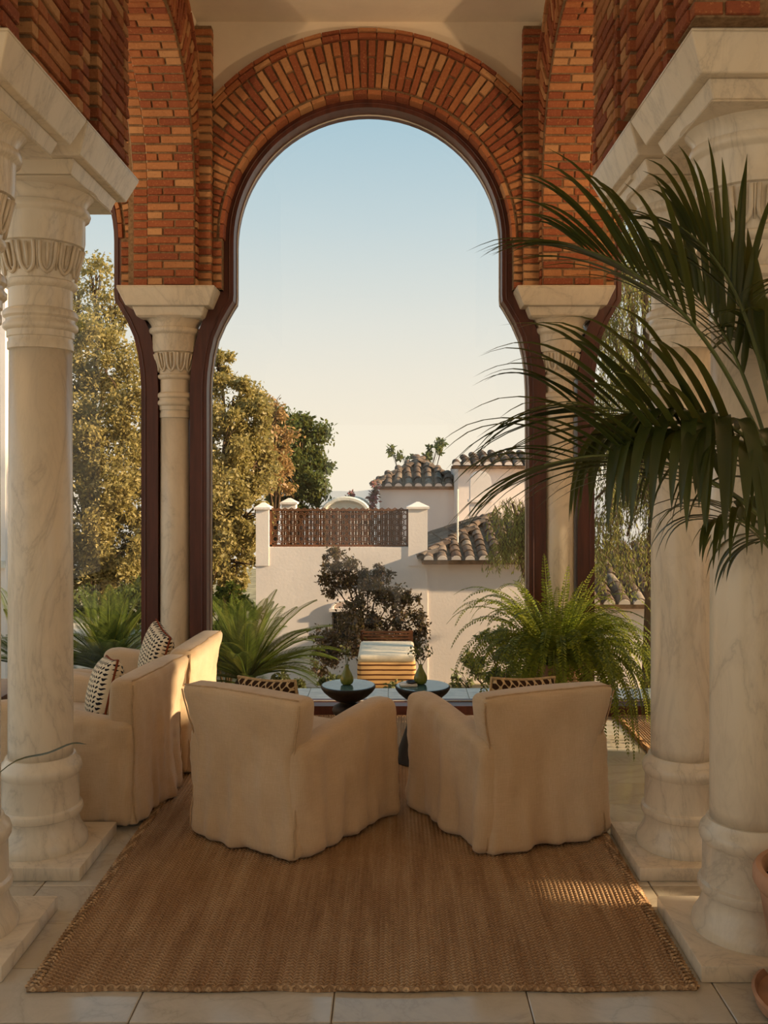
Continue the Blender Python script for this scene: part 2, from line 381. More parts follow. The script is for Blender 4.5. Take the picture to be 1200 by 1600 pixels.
# ================================================================== STRUCTURE
# ---- bricks: every visible brick is an object of its own, the hidden or off-frame rest is joined
def chamfer_box(j=0.0, c=(.03, .07, .05)):
    V = []; ids = {}
    for sx in (-1, 1):
        for sy in (-1, 1):
            for sz in (-1, 1):
                s = (sx, sy, sz)
                for a in range(3):
                    p = [s[i]*.5*(1 if i == a else 1-2*c[i]) for i in range(3)]
                    if j: p = [p[i]+random.uniform(-j, j)*(.25, 1., .7)[i] for i in range(3)]
                    ids[(s, a)] = len(V); V.append(tuple(p))
    Fc = []
    def srt(face, nrm):
        ctr = sum((Vector(V[i]) for i in face), Vector())/len(face); n = Vector(nrm).normalized()
        r = (Vector(V[face[0]])-ctr); r = (r-n*r.dot(n)).normalized(); b = n.cross(r)
        return sorted(face, key=lambda i: math.atan2((Vector(V[i])-ctr).dot(b), (Vector(V[i])-ctr).dot(r)))
    for a in range(3):
        for sg in (-1, 1):
            f = [ids[(s, a)] for s in [(x, y, z) for x in (-1, 1) for y in (-1, 1) for z in (-1, 1)] if s[a] == sg]
            nr = [0, 0, 0]; nr[a] = sg; Fc.append(tuple(srt(f, nr)))
    for a in range(3):
        b, c_ = (a+1) % 3, (a+2) % 3
        for sb in (-1, 1):
            for sc in (-1, 1):
                f = []; nr = [0, 0, 0]; nr[b] = sb; nr[c_] = sc
                for sa in (-1, 1):
                    s = [0, 0, 0]; s[a] = sa; s[b] = sb; s[c_] = sc; s = tuple(s)
                    f += [ids[(s, b)], ids[(s, c_)]]
                Fc.append(tuple(srt(f, nr)))
    for s in [(x, y, z) for x in (-1, 1) for y in (-1, 1) for z in (-1, 1)]:
        Fc.append(tuple(srt([ids[(s, a)] for a in range(3)], s)))
    return V, Fc
BR_VAR = [chamfer_box(.035) for _ in range(6)]
BR_MESH = []
for V, Fc in BR_VAR:
    me = bpy.data.meshes.new('brick'); me.from_pydata(V, [], Fc); me.materials.append(BRICK); BR_MESH.append(me)
def project(p):
    if p.y < .2: return (-9999, -9999)
    return (CX+p.x*F/p.y, CY-(p.z-EYE)*F/p.y)
class Bricks:
    def __init__(s, parent): s.parent = parent; s.items = []
    def add(s, c, ax, dims):
        c = Vector(c); ax = [Vector(a) for a in ax]
        if ax[0].cross(ax[1]).dot(ax[2]) < 0: ax[0] = -ax[0]
        s.items.append((c, ax, dims))
    def flush(s, limit=300, name='brick'):
        sc = []
        for c, ax, d in s.items:
            x, y = project(c); area = 0
            if -15 < x < 1215 and -12 < y < 1615:
                view = (Vector((0, 0, EYE))-c); dist = view.length; view.normalize()
                area = sum(abs(view.dot(ax[i]))*d[(i+1) % 3]*d[(i+2) % 3] for i in range(3))/dist**2
            sc.append(area)
        order = sorted(range(len(s.items)), key=lambda i: -sc[i])
        rest = MB()
        for rank, i in enumerate(order):
            c, ax, d = s.items[i]
            jit = Matrix.Rotation(random.uniform(-.012, .012), 3, 'Z') @ Matrix.Rotation(random.uniform(-.012, .012), 3, 'X')
            R = Matrix((ax[0], ax[1], ax[2])).transposed() @ jit
            R = R @ Matrix.Diagonal(Vector(d))
            if rank < limit and sc[i] > 0:
                o = bpy.data.objects.new(name, random.choice(BR_MESH)); link(o, s.parent)
                o.matrix_local = Matrix.Translation(c) @ R.to_4x4()
            else:
                V, Fc = random.choice(BR_VAR); rest.add([c+R @ Vector(v) for v in V], Fc)
        if rest.v:
            o = rest.build('further_bricks', BRICK, s.parent); o['kind'] = 'stuff'
BH, BJ = .0435, .0125; BC = BH+BJ
X, Y_, Z = Vector((1, 0, 0)), Vector((0, 1, 0)), Vector((0, 0, 1))
def brick_face(B, org, udir, length, z0, z1, nrm, proud=.012, thick=.06, off=0, lens=(.22, .105), wmax=None):
    """running courses on a vertical face; org = lower corner on the face"""
    org, udir, nrm = Vector(org), Vector(udir), Vector(nrm); z = z0; row = off
    while z+BH*.7 < z1:
        u = 0.0; k = row
        while u < length-.02:
            L = lens[k % 2]
            if u == 0 and row % 2: L = lens[1]*.98 if lens[0] > length*.6 else lens[0]*.55
            L = min(L, length-u)*random.uniform(.985, 1.0)
            if length-(u+L) < .04: L = length-u
            pr = proud+random.uniform(-.004, .004)
            c = org+udir*(u+L/2)+nrm*(pr-thick/2)+Z*(z-org.z+BH/2)
            B.add(c, (udir, nrm, Z), (L-.012 if u+L < length else L, thick, BH+random.uniform(-.004, .002)))
            u += L+.002; k += 1
        z += BC; row += 1

def arch_solid(m, mp, uc, half, z0, zc, R, ztop, u0, u1, w0, w1, n=40):
    """wall with a stilted round opening, mapped by mp(u,v,w)"""
    prof = [(uc-half, z0), (uc-R, zc)]+[(uc-R*math.cos(PI*i/n), zc+R*math.sin(PI*i/n)) for i in range(1, n)]+[(uc+R, zc), (uc+half, z0)]
    V = []; Fc = []
    for (u, v) in prof:
        for w in (w0, w1): V += [mp(u, v, w), mp(u, ztop, w)]
    for i in range(len(prof)-1):
        a, b = i*4, (i+1)*4
        if abs(prof[i][0]-prof[i+1][0]) > 1e-6:
            Fc += [(a, b, b+1, a+1), (a+2, a+3, b+3, b+2)]
        Fc += [(a, a+2, b+2, b), (a+1, b+1, b+3, a+3)]
    m.add(V, Fc)
    for (p, q) in ((u0, uc-half), (uc+half, u1)):
        if q-p > 1e-4:
            V = [mp(u, v, w) for w in (w0, w1) for u in (p, q) for v in (z0, ztop)]
            m.add(V, [(0,2,3,1),(4,5,7,6),(0,1,5,4),(2,6,7,3),(0,4,6,2),(1,3,7,5)])
def annulus(m, mp, uc, vc, r0, r1, w0, w1, a0=0., a1=PI, n=60, clip=None):
    V = []; Fc = []
    for i in range(n+1):
        a = a0+(a1-a0)*i/n; ro = r1
        if clip: ro = max(r0+.005, min(r1, clip/max(1e-6, abs(math.cos(a)))))
        for r in (r0, ro):
            for w in (w0, w1): V.append(mp(uc+r*math.cos(a), vc+r*math.sin(a), w))
    for i in range(n):
        a, b = i*4, (i+1)*4
        Fc += [(a, a+2, b+2, b), (a+1, b+1, b+3, a+3), (a, b, b+1, a+1), (a+2, a+3, b+3, b+2)]
    Fc += [(0, 1, 3, 2), (4*n, 4*n+2, 4*n+3, 4*n+1)]
    m.add(V, Fc)
def ring_bricks(B, du, dw, base, uc, vc, r0, r1, a0, a1, depth, proud, clip=None, step=None, pats=((.105, .22), (.22, .105))):
    """radial bricks; base(u,v,w)->point, du/dw unit vectors"""
    step = step or BC/((r0+r1)/2); n = max(1, int(round((a1-a0)/step))); step = (a1-a0)/n
    for i in range(n):
        a = a0+(i+.5)*step; ru = du*math.cos(a)+Z*math.sin(a); tu = -du*math.sin(a)+Z*math.cos(a)
        lim = r1 if clip is None else min(r1, clip/max(1e-6, abs(math.cos(a))))
        r = r0; pat = pats[i % len(pats)]; k = 0
        while r < lim-.015:
            L = min(pat[k % len(pat)]*random.uniform(.93, 1.07), lim-r)
            if lim-(r+L) < .05: L = lim-r
            rm = r+L/2; th = step*rm-.0125
            pr = proud+random.uniform(-.005, .004)
            B.add(base(uc+rm*math.cos(a), vc+rm*math.sin(a), depth/2-pr), (ru, dw, tu), (L-.011, depth, th))
            r += L; k += 1
def trim_bricks(B, du, dw, base, uc, vc, r, thick, a0, a1, depth, proud, blen=.12):
    n = max(1, int(round((a1-a0)*r/blen))); st = (a1-a0)/n
    for i in range(n):
        a = a0+(i+.5)*st; ru = du*math.cos(a)+Z*math.sin(a); tu = -du*math.sin(a)+Z*math.cos(a)
        B.add(base(uc+r*math.cos(a), vc+r*math.sin(a), depth/2-proud), (tu, dw, ru), (st*r-.004, depth, thick))

# ---- back wall with three glazed horseshoe arches
YW, ZAB, ZC, XC, BAY, ZCEIL = 6.45, 2.99, 3.341, -.172, 2.728, 4.86
RI, RM, RO = 1.014, 1.04, 1.385
def mpB(u, v, w): return Vector((u, YW+w, v))
m = MB()
for k in (-1, 0, 1):
    xc = XC+k*BAY
    arch_solid(m, mpB, xc, RI, ZAB, ZC, RI, ZCEIL+.1, xc-BAY/2, xc+BAY/2, .025, .25)
wall_back = tag(m.build('wall_back', PLASTER), 'cream plaster back wall with brick horseshoe arches over the glazing', kind='structure')
m = MB()
for k in (-1, 0, 1):
    xc = XC+k*BAY
    annulus(m, mpB, xc, ZC, RI-.002, RO+.05, .004, .22, 0, PI, 64, 1.078)
    for s in (-1, 1):
        a, b = sorted((xc+s*(RI-.001), xc+s*1.08)); m.box((a, YW+.004, ZAB), (b, YW+.22, ZC))
        a, b = sorted((xc+s*1.078, xc+s*1.2)); m.box((a, YW-.045, ZAB), (b, YW+.22, 4.80))
m.build('mortar_bed', MORTAR, wall_back)
B = Bricks(wall_back)
th0 = math.acos(1.078/RO)
ring_bricks(B, X, Y_, mpB, XC, ZC, RM+.004, RO, .0, PI, .1, .012, clip=1.075)
trim_bricks(B, X, Y_, mpB, XC, ZC, RI, .03, .0, PI, .2, .016, .1)
tho = math.acos(1.078/(RO+.03))
trim_bricks(B, X, Y_, mpB, XC, ZC, RO+.018, .034, tho, PI-tho, .1, .03, .13)
trim_bricks(B, X, Y_, mpB, XC, ZC, RO+.05, .022, tho+.02, PI-tho-.02, .1, .045, .13)
for s in (-1, 1):
    a, b = sorted((XC+s*(RI), XC+s*1.074))
    brick_face(B, (a, YW, ZAB+.005), X, b-a, ZAB+.005, ZC, -Y_, .014, .18)
    a, b = sorted((XC+s*1.076, XC+s*1.2))
    brick_face(B, (a, YW-.045, ZAB+.005), X, b-a, ZAB+.005, 4.80, -Y_, .012, .2, lens=(.13, .13))
B.flush(300)
for k in (-1, 1):
    B = Bricks(wall_back); xc = XC+k*BAY
    s = -k
    a0, a1 = (0, PI*.45) if s > 0 else (PI*.55, PI)
    ring_bricks(B, X, Y_, mpB, xc, ZC, RM+.004, RO, a0, a1, .1, .012, clip=1.075)
    trim_bricks(B, X, Y_, mpB, xc, ZC, RI, .03, a0, a1, .2, .016, .1)
    a, b = sorted((xc+s*RI, xc+s*1.2))
    brick_face(B, (a, YW, ZAB+.005), X, b-a, ZAB+.005, ZC, -Y_, .014, .18)
    B.flush(60)

# ---- side arcades (arches running away from the viewer) and the front piers
UC, VC, RA = 5.42, 3.60, .90
FRONT_TOP = 3.14
def arcade(side):
    xf = -1.345 if side < 0 else 1.02
    def mp(u, v, w): return Vector((xf+side*w, u, v))
    dw = Vector((side, 0, 0)); nrm = -dw
    m = MB()
    arch_solid(m, mp, UC, RA, ZAB, VC, RA, ZCEIL+.1, 4.05, 6.46, .02, .32, 36)
    arch_solid(m, mp, UC, RA+.035, ZAB, VC, RA+.035, ZCEIL+.1, 4.05, 6.46, .32, .43, 36)
    w = tag(m.build('wall_left' if side < 0 else 'wall_right', PLASTER), 'plastered side wall over a brick arch on the %s of the hall' % ('left' if side < 0 else 'right'), kind='structure')
    m = MB()
    annulus(m, mp, UC, VC, RA-.001, RA+.40, .003, .318, 0, PI, 48)
    annulus(m, mp, UC, VC, RA+.034, RA+.2, .321, .429, 0, PI, 48)
    for (u0, u1) in ((6.319, 6.445), (4.05, 4.521)):
        zb = ZAB if u0 > 6 else FRONT_TOP
        a, b = sorted((xf+side*.003, xf+side*.318)); m.box((a, u0, zb), (b, u1, VC)); 
        a, b = sorted((xf+side*.321, xf+side*.429)); m.box((a, u0+(.032 if u0 > 6 else 0), zb), (b, u1-(0 if u0 > 6 else .032), VC))
    a, b = sorted((xf+side*.003, xf+side*.429)); m.box((a, 4.05, VC), (b, 4.36, ZCEIL))
    # front piers: ribs and recesses over the paired columns
    xp = -1.29 if side < 0 else .985
    segs = [(4.05, 4.50, xp), (3.78, 4.05, xp+side*.30), (3.66, 3.78, xp-side*.045), (3.28, 3.66, xp-side*.012), (3.10, 3.28, xp+side*.28), (2.92, 3.10, xp-side*.03)]
    for (y0, y1, xx) in segs:
        a, b = sorted((xx, xp+side*.46)); m.box((a, y0, FRONT_TOP), (b, y1, ZCEIL))
    m.build('mortar_bed', MORTAR, w)
    B = Bricks(w)
    # soffit of the arch: jamb courses, then radial courses up to and past the crown
    for (wa, wb, dr, lens) in ((.0, .325, 0., (.215, .105)), (.325, .43, .035, (.105, .105))):
        z = ZAB+.006; row = 0
        while z < VC-.02:
            u = wa; k = row
            while u < wb-.02:
                L = min(lens[k % 2] if not (u == wa and row % 3 == 1) else lens[1]*1.3, wb-u)
                if wb-(u+L) < .04: L = wb-u
                B.add(mp(UC+RA+dr+.03-.012+random.uniform(-.004, .004), z+BH/2, u+L/2), (dw, Y_, Z), (L-.012, .06, BH))
                u += L; k += 1
            z += BC; row += 1
        n = int(PI*RA/BC); st = PI/n
        for i in range(n):
            a = (i+.5)*st; ru = Y_*math.cos(a)+Z*math.sin(a); tu = -Y_*math.sin(a)+Z*math.cos(a)
            u = wa; k = i
            while u < wb-.02:
                L = min(lens[k % 2] if not (u == wa and i % 3 == 1) else lens[1]*1.3, wb-u)
                if wb-(u+L) < .04: L = wb-u
                rr = RA+dr+.03-.012+random.uniform(-.004, .004)
                B.add(mp(UC+rr*math.cos(a), VC+rr*math.sin(a), u+L/2), (dw, ru, tu), (L-.012, .06, BH))
                u += L; k += 1
    B.flush(300)
    B = Bricks(w)
    # face of the arch ring
    ring_bricks(B, Y_, dw, mp, UC, VC, RA+.035, RA+.37, -.0, PI*.62, .08, .012)
    trim_bricks(B, Y_, dw, mp, UC, VC, RA+.39, .03, .05, PI*.62, .08, .03, .13)
    brick_face(B, mp(6.33, ZAB+.006, 0), Y_, .11, ZAB+.006, VC, nrm, .012, .06)
    # front piers
    for q, (y0, y1, xx) in enumerate(segs):
        if q in (0, 2, 3, 5): brick_face(B, (xx, y0+.045, FRONT_TOP+.005), Y_, y1-y0-.045, FRONT_TOP+.005, 4.1, nrm, .012, .06, off=q)
        else: brick_face(B, (xx, y0, FRONT_TOP+.005), Y_, y1-y0, FRONT_TOP+.005, 3.8, nrm, .004, .06)
        xa, xb = sorted((xx-side*.012, xx+side*.2))
        if q != 1: brick_face(B, (xa, y0, FRONT_TOP+.005), X, xb-xa, FRONT_TOP+.005, 4.0, -Y_, .008, .05, off=q)
    B.flush(300)
    return w
wall_left = arcade(-1); wall_right = arcade(1)

# ---- marble columns
def column(x, y, top, rs, label, ay=.335, plinth=.262, axh=.335):
    c = empty('column', (x, y, 0), 0, label, None, 'marble columns', 'structure')
    rounded_box((plinth, plinth, .0285), .006, (1, 1, 1), 1, center=(0, 0, .0285)).build('plinth', MARBLE, c, angle=40)
    k = rs/.138 if rs > .12 else .93
    prof = [(.20, .057), (.203, .07), (.198, .095), (.182, .12), (.17, .145), (.163, .175), (.165, .19), (.176, .196), (.182, .212), (.178, .228), (.167, .236),
            (.165, .25), (.163, .365), (.167, .372), (.174, .385), (.176, .402), (.17, .422), (.155, .436), (.148, .455)]
    m = MB(); m.lathe([(r*k, z) for r, z in prof]+[(rs+.004, .456)], 44); m.build('base', MARBLE, c, angle=38)
    d = lambda q: top-q
    m = MB(); m.lathe([(rs, .455), (rs, .5), (rs*.995, 1.2), (rs*.965, d(.885))], 44); m.build('shaft', MARBLE, c, smooth=True)
    s = rs*.965
    prof = [(s+.001, d(.888)), (s+.007, d(.885)), (s+.007, d(.855)), (s+.003, d(.85)), (s+.003, d(.835)), (s+.01, d(.832)), (s+.01, d(.805)), (s+.016, d(.802)),
            (s+.026, d(.792)), (s+.026, d(.775)), (s+.014, d(.764)), (s+.014, d(.752)), (s+.026, d(.742)), (s+.026, d(.722)), (s+.014, d(.71)), (s+.003, d(.706)),
            (s+.003, d(.62)), (s+.016, d(.612)), (s+.024, d(.602)), (s+.022, d(.588)), (s+.008, d(.58)),
            (s+.012, d(.56)), (s+.03, d(.47)), (s+.04, d(.43)), (s+.052, d(.425)), (s+.056, d(.40)), (s+.056, d(.31)), (s+.06, d(.302)), (s+.074, d(.295)), (s+.08, d(.278)), (s+.074, d(.26)), (s+.06, d(.255)),
            (s+.065, d(.235)), (s+.085, d(.205)), (s+.11, d(.188))]
    m = MB(); m.lathe(prof, 44); cap = m.build('capital', MARBLE, c, angle=50)
    # carved tongue leaves round the capital: raised U-shaped rims with a keel between
    lm = MB(); r0, r1 = s+.014, s+.046; z0, z1 = d(.565), d(.435)
    def on(a, t, o=0): return Vector(((r0+(r1-r0)*t+o)*math.cos(a), (r0+(r1-r0)*t+o)*math.sin(a), z0+(z1-z0)*t))
    NL = 12; hw = PI/NL
    U = [on(-hw*.72, 1.0, .003)]+[on(-hw*.72, t, .002) for t in (.8, .6, .4)]+[on(-hw*.62, .22, .002), on(-hw*.3, .08, .002), on(0, .02, .002), on(hw*.3, .08, .002), on(hw*.62, .22, .002)]+[on(hw*.72, t, .002) for t in (.4, .6, .8)]+[on(hw*.72, 1.0, .003)]
    lm.tube(U, .0085, 5); lm.tube([on(0, .2, 0), on(0, .5, 0), on(0, .95, .002)], [.004, .008, .009], 5)
    lm.tube([on(hw, .1, 0), on(hw, .55, 0), on(hw, 1., 0)], [.003, .006, .008], 4)
    leaf0 = lm.build('carved_leaf', MARBLE, cap, smooth=True)
    for i in range(1, NL):
        o = leaf0.copy(); COL.objects.link(o); o.parent = cap; o.rotation_euler = (0, 0, 2*PI*i/NL)
    m = MB()
    m.frustum(0, 0, d(.20), s+.105, s+.105+ay-.335, d(.19), axh-.105, ay-.105)
    m.frustum(0, 0, d(.19), axh-.108, ay-.108, d(.128), axh-.085, ay-.085)
    m.frustum(0, 0, d(.128), axh-.05, ay-.05, d(.012), axh, ay); m.frustum(0, 0, d(.012), axh, ay, d(0), axh-.002, ay-.002)
    ab = m.build('abacus', MARBLE, c)
    bv = ab.modifiers.new('bevel', 'BEVEL'); bv.width = .006; bv.segments = 2
    return c
column(-1.543, 6.60, ZAB, .108, 'slender marble column against the glazing, behind the two side-on armchairs', .30, .2, .335)
column(1.184, 6.60, ZAB, .108, 'slender marble column against the glazing, behind the potted fern', .30, .2, .335)
column(-1.568, 4.14, FRONT_TOP, .138, 'thick marble column standing before the cream armchair with the zigzag cushion', .385)
column(1.295, 4.14, FRONT_TOP, .138, 'thick marble column just beyond the palm, its plinth touching the jute rug', .385)
column(-1.568, 3.365, FRONT_TOP, .138, 'thick marble column cut off by the left edge of the picture', .385)
column(1.295, 3.365, FRONT_TOP, .138, 'thick marble column nearest the terracotta palm pot', .385)
for sx in (-1, 1):
    column(XC+sx*1.364*3, 6.60, ZAB, .108, 'slender marble column at the far end of the glazing, out past the %s aisle' % ('left' if sx < 0 else 'right'), .30, .2, .335)

# ---- glazing
def outline(xc, d):
    hw, hn = 1.134, .944
    L = [(-hw+.05, .074), (-hw+.012, .09), (-hw, .13), (-hw, 1.2), (-hw, 2.30), (-hw+.006, 2.42), (-hw+.024, 2.55), (-hw+.052, 2.67), (-hw+.10, 2.78), (-hn-.03, 2.885), (-hn-.004, 2.925), (-hn, 2.97)]
    A = [(-hn*math.cos(PI*i/40), ZC+hn*math.sin(PI*i/40)) for i in range(41)]
    pts = L+A+[(-x, z) for x, z in reversed(L)]
    out = []
    for i, (x, z) in enumerate(pts):
        a = Vector(pts[i-1]); b = Vector(pts[(i+1) % len(pts)]); t = (b-a).normalized(); n = Vector((-t.y, t.x))
        q = Vector((x, z))+n*d
        if d > .02: q.y = max(q.y, .0)
        out.append((xc+q.x, q.y))
    return out
for i, k in enumerate((0, -1, 1)):
    xc = XC+k*BAY
    w = empty('window_%d' % (i+1), (xc, 6.7, 0), 0, ('tall horseshoe arched window in the middle bay', 'arched window in the bay beyond the left arcade', 'arched window in the bay beyond the right arcade')[i], None, None, 'structure')
    w.location = (0, 0, 0)
    a, b = outline(xc, 0), outline(xc, .118); n = len(a); m = MB(); y0, y1 = 6.525, 6.745
    V = [(p[0], y, p[1]) for y in (y0, y1) for p in a+b]
    Fc = []
    for j in range(n):
        l = (j+1) % n
        Fc += [(j, l, n+l, n+j), (2*n+j, 3*n+j, 3*n+l, 2*n+l), (j, 2*n+j, 2*n+l, l), (n+j, n+l, 3*n+l, 3*n+j)]
    m.add(V, Fc); m.build('frame', WOOD, w)
    g = outline(xc, .004); m = MB(); V = [(p[0], y, p[1]) for y in (6.712, 6.718) for p in g]
    m.add(V, [tuple(range(n-1, -1, -1)), tuple(range(n, 2*n))]+[(j, (j+1) % n, n+(j+1) % n, n+j) for j in range(n)]); m.build('glass_pane', GLASS, w)
    m = MB(); q = outline(xc, -.004); m.tube([(p[0], 6.66, p[1]) for p in q]+[(q[0][0], 6.66, q[0][1])], .0055, 6); m.build('glazing_bead', ALU, w)
    m = MB(); q = outline(xc, .03); m.tube([(p[0], 6.524, p[1]) for p in q], .006, 6); m.build('frame_moulding', WOOD, w)

# ---- floor of marble slabs
m = MB(); m.box((-5.2, -3.2, -.09), (5.2, 6.78, -.006))
floor = tag(m.build('floor', TILE_EDGE), 'polished beige marble slab floor', kind='structure')
V, Fc = chamfer_box(0, (.006, .01, .12)); tme = bpy.data.meshes.new('floor_tile'); tme.from_pydata(V, [], Fc); tme.materials.append(TILE)
TX, TY = .63, .32
rest = MB()
for i in range(-7, 8):
    for j in range(0, 31):
        x, y = .125+i*TX, -3.04+j*TY
        if abs(x) > 4.9 or y > 6.6: continue
        if -1.1 < x-.32 and x+.32 < .95 and 3.2 < y-.16 and y+.16 < 6.45: continue
        px, py = project(Vector((x, y, 0)))
        if y > 2.5 and -80 < px < 1280:
            o = bpy.data.objects.new('floor_tile', tme); link(o, floor); o.location = (x, y, -.008); o.scale = (TX-.004, TY-.004, .016)
        else:
            rest.add([(x+v[0]*(TX-.004), y+v[1]*(TY-.004), -.008+v[2]*.016) for v in V], Fc)
rest.build('further_floor_tiles', TILE, floor)['kind'] = 'stuff'
# ---- ceiling
m = MB(); m.box((-5.2, -3.2, ZCEIL), (5.2, 6.78, ZCEIL+.35))
ceiling = tag(m.build('ceiling', PLASTER), 'cream plaster ceiling of the hall', kind='structure')
m = MB(); m.box((-1.36, 5.2, ZCEIL-.05), (1.04, 5.96, ZCEIL)); tag(m.build('trim_1', PLASTER), 'plaster cornice where ceiling meets the arch wall', kind='structure')
# ---- walls out of view: behind the viewer and along the right aisle, with a doorway; aisle openings invented to aim sun patches
m = MB(); m.box((-5.2, -3.3, 0), (-1.2, -3.1, ZCEIL)); m.box((1.0, -3.3, 0), (5.2, -3.1, ZCEIL)); m.box((-1.2, -3.3, 2.6), (1.0, -3.1, ZCEIL))
tag(m.build('wall_front', PLASTER), 'plaster wall with a doorway behind the viewer', kind='structure')
m = MB(); ya = -3.2
for (y0, y1, z0, z1) in ((-3.0, .8, .3, 4.5), (2.88, 3.08, 1.42, 1.68), (3.16, 3.3, 3.4, 4.4), (3.75, 4.9, 2.6, 3.0), (5.05, 5.8, 1.2, 2.8)):
    m.box((5.1, ya, 0), (5.3, y0, ZCEIL)); m.box((5.1, y0, 0), (5.3, y1, z0)); m.box((5.1, y0, z1), (5.3, y1, ZCEIL)); ya = y1
m.box((5.1, ya, 0), (5.3, 6.78, ZCEIL))
tag(m.build('wall_aisle', PLASTER), 'unseen plaster wall along the right aisle, openings added to aim the sun', kind='structure')
# ---- terrace strip outside
m = MB(); m.box((-5.2, 6.785, -.3), (5.2, 7.18, .03))
ter = tag(m.build('terrace', STONE), 'pale stone terrace edge outside the glazing', kind='structure')
V, Fc = chamfer_box(0, (.005, .012, .1)); tm2 = bpy.data.meshes.new('terrace_tile'); tm2.from_pydata(V, [], Fc); tm2.materials.append(STONE)
for i in range(-8, 9):
    o = bpy.data.objects.new('terrace_tile', tm2); link(o, ter); o.location = (-.03+.3+i*.6, 6.985, .04); o.scale = (.596, .39, .02)

# ================================================================== RUGS AND FURNITURE
def rug(name, x0, x1, y0, y1, label, pitch=.018):
    cx, cy = (x0+x1)/2, (y0+y1)/2
    r = empty(name, (cx, cy, 0), 0, label, 'rug', 'jute rugs')
    n = int((x1-x0)/pitch); V = []; Fc = []; prof = []
    for i in range(n):
        for q in (0, .25, .5, .75):
            prof.append((-(x1-x0)/2+(i+q)*pitch, .009+.0055*abs(math.sin(PI*q))))
    prof.append(((x1-x0)/2, .009)); ys = [-(y1-y0)/2+(y1-y0)*j/60 for j in range(61)]
    wob = [0.006*math.sin(y*5.1)+.004*math.sin(y*13+1) for y in ys]
    for j, y in enumerate(ys):
        for i, (x, z) in enumerate(prof):
            e = .006*math.sin(x*9)+.004*math.sin(x*23+2)
            V.append((x+wob[j]*(x/(x1-x0)*2), y+(e if j in (0, 60) else 0), z+.0015*math.sin(x*7+y*3)))
    w = len(prof)
    for j in range(60):
        for i in range(w-1): Fc.append((j*w+i, j*w+i+1, (j+1)*w+i+1, (j+1)*w+i))
    # edges down to the floor
    b = len(V); ring = [i for i in range(w)]+[j*w+w-1 for j in range(1, 61)]+[60*w+i for i in range(w-2, -1, -1)]+[j*w for j in range(59, 0, -1)]
    for i in ring: V.append((V[i][0], V[i][1], .001))
    for k in range(len(ring)):
        l = (k+1) % len(ring); Fc.append((ring[k], b+k, b+l, ring[l]))
    m = MB(); m.add(V, Fc); m.build('braided_field', JUTE, r, smooth=True)
    for sx in (-1, 1):
        m = MB(); y = -(y1-y0)/2
        while y < (y1-y0)/2-.02:
            xx = sx*(x1-x0)/2
            m.tube([(xx-sx*.03, y+.004, .014), (xx-sx*.005, y+.006, .019), (xx+sx*.010, y+.010, .011), (xx+sx*.004, y+.014, .003)], .0055, 4); y += .022
        o = m.build('edge_stitching', JUTE, r); o['kind'] = 'stuff'
    for sy in (-1, 1):
        m = MB(); pts = [(-(x1-x0)/2+(x1-x0)*i/90, sy*(y1-y0)/2+.006*math.sin(x0+i*.25)+random.uniform(-.0015, .0015), .010) for i in range(91)]
        m.tube(pts, .0095, 6); m.build('end_binding', JUTE, r, smooth=True)
    return r
rug('jute_rug', -1.2, 1.003, 3.055, 6.5, 'large braided jute rug under the two front armchairs')
rug('jute_rug', 1.565, 3.5, 3.3, 6.5, 'braided jute rug seen between the marble columns on the right')

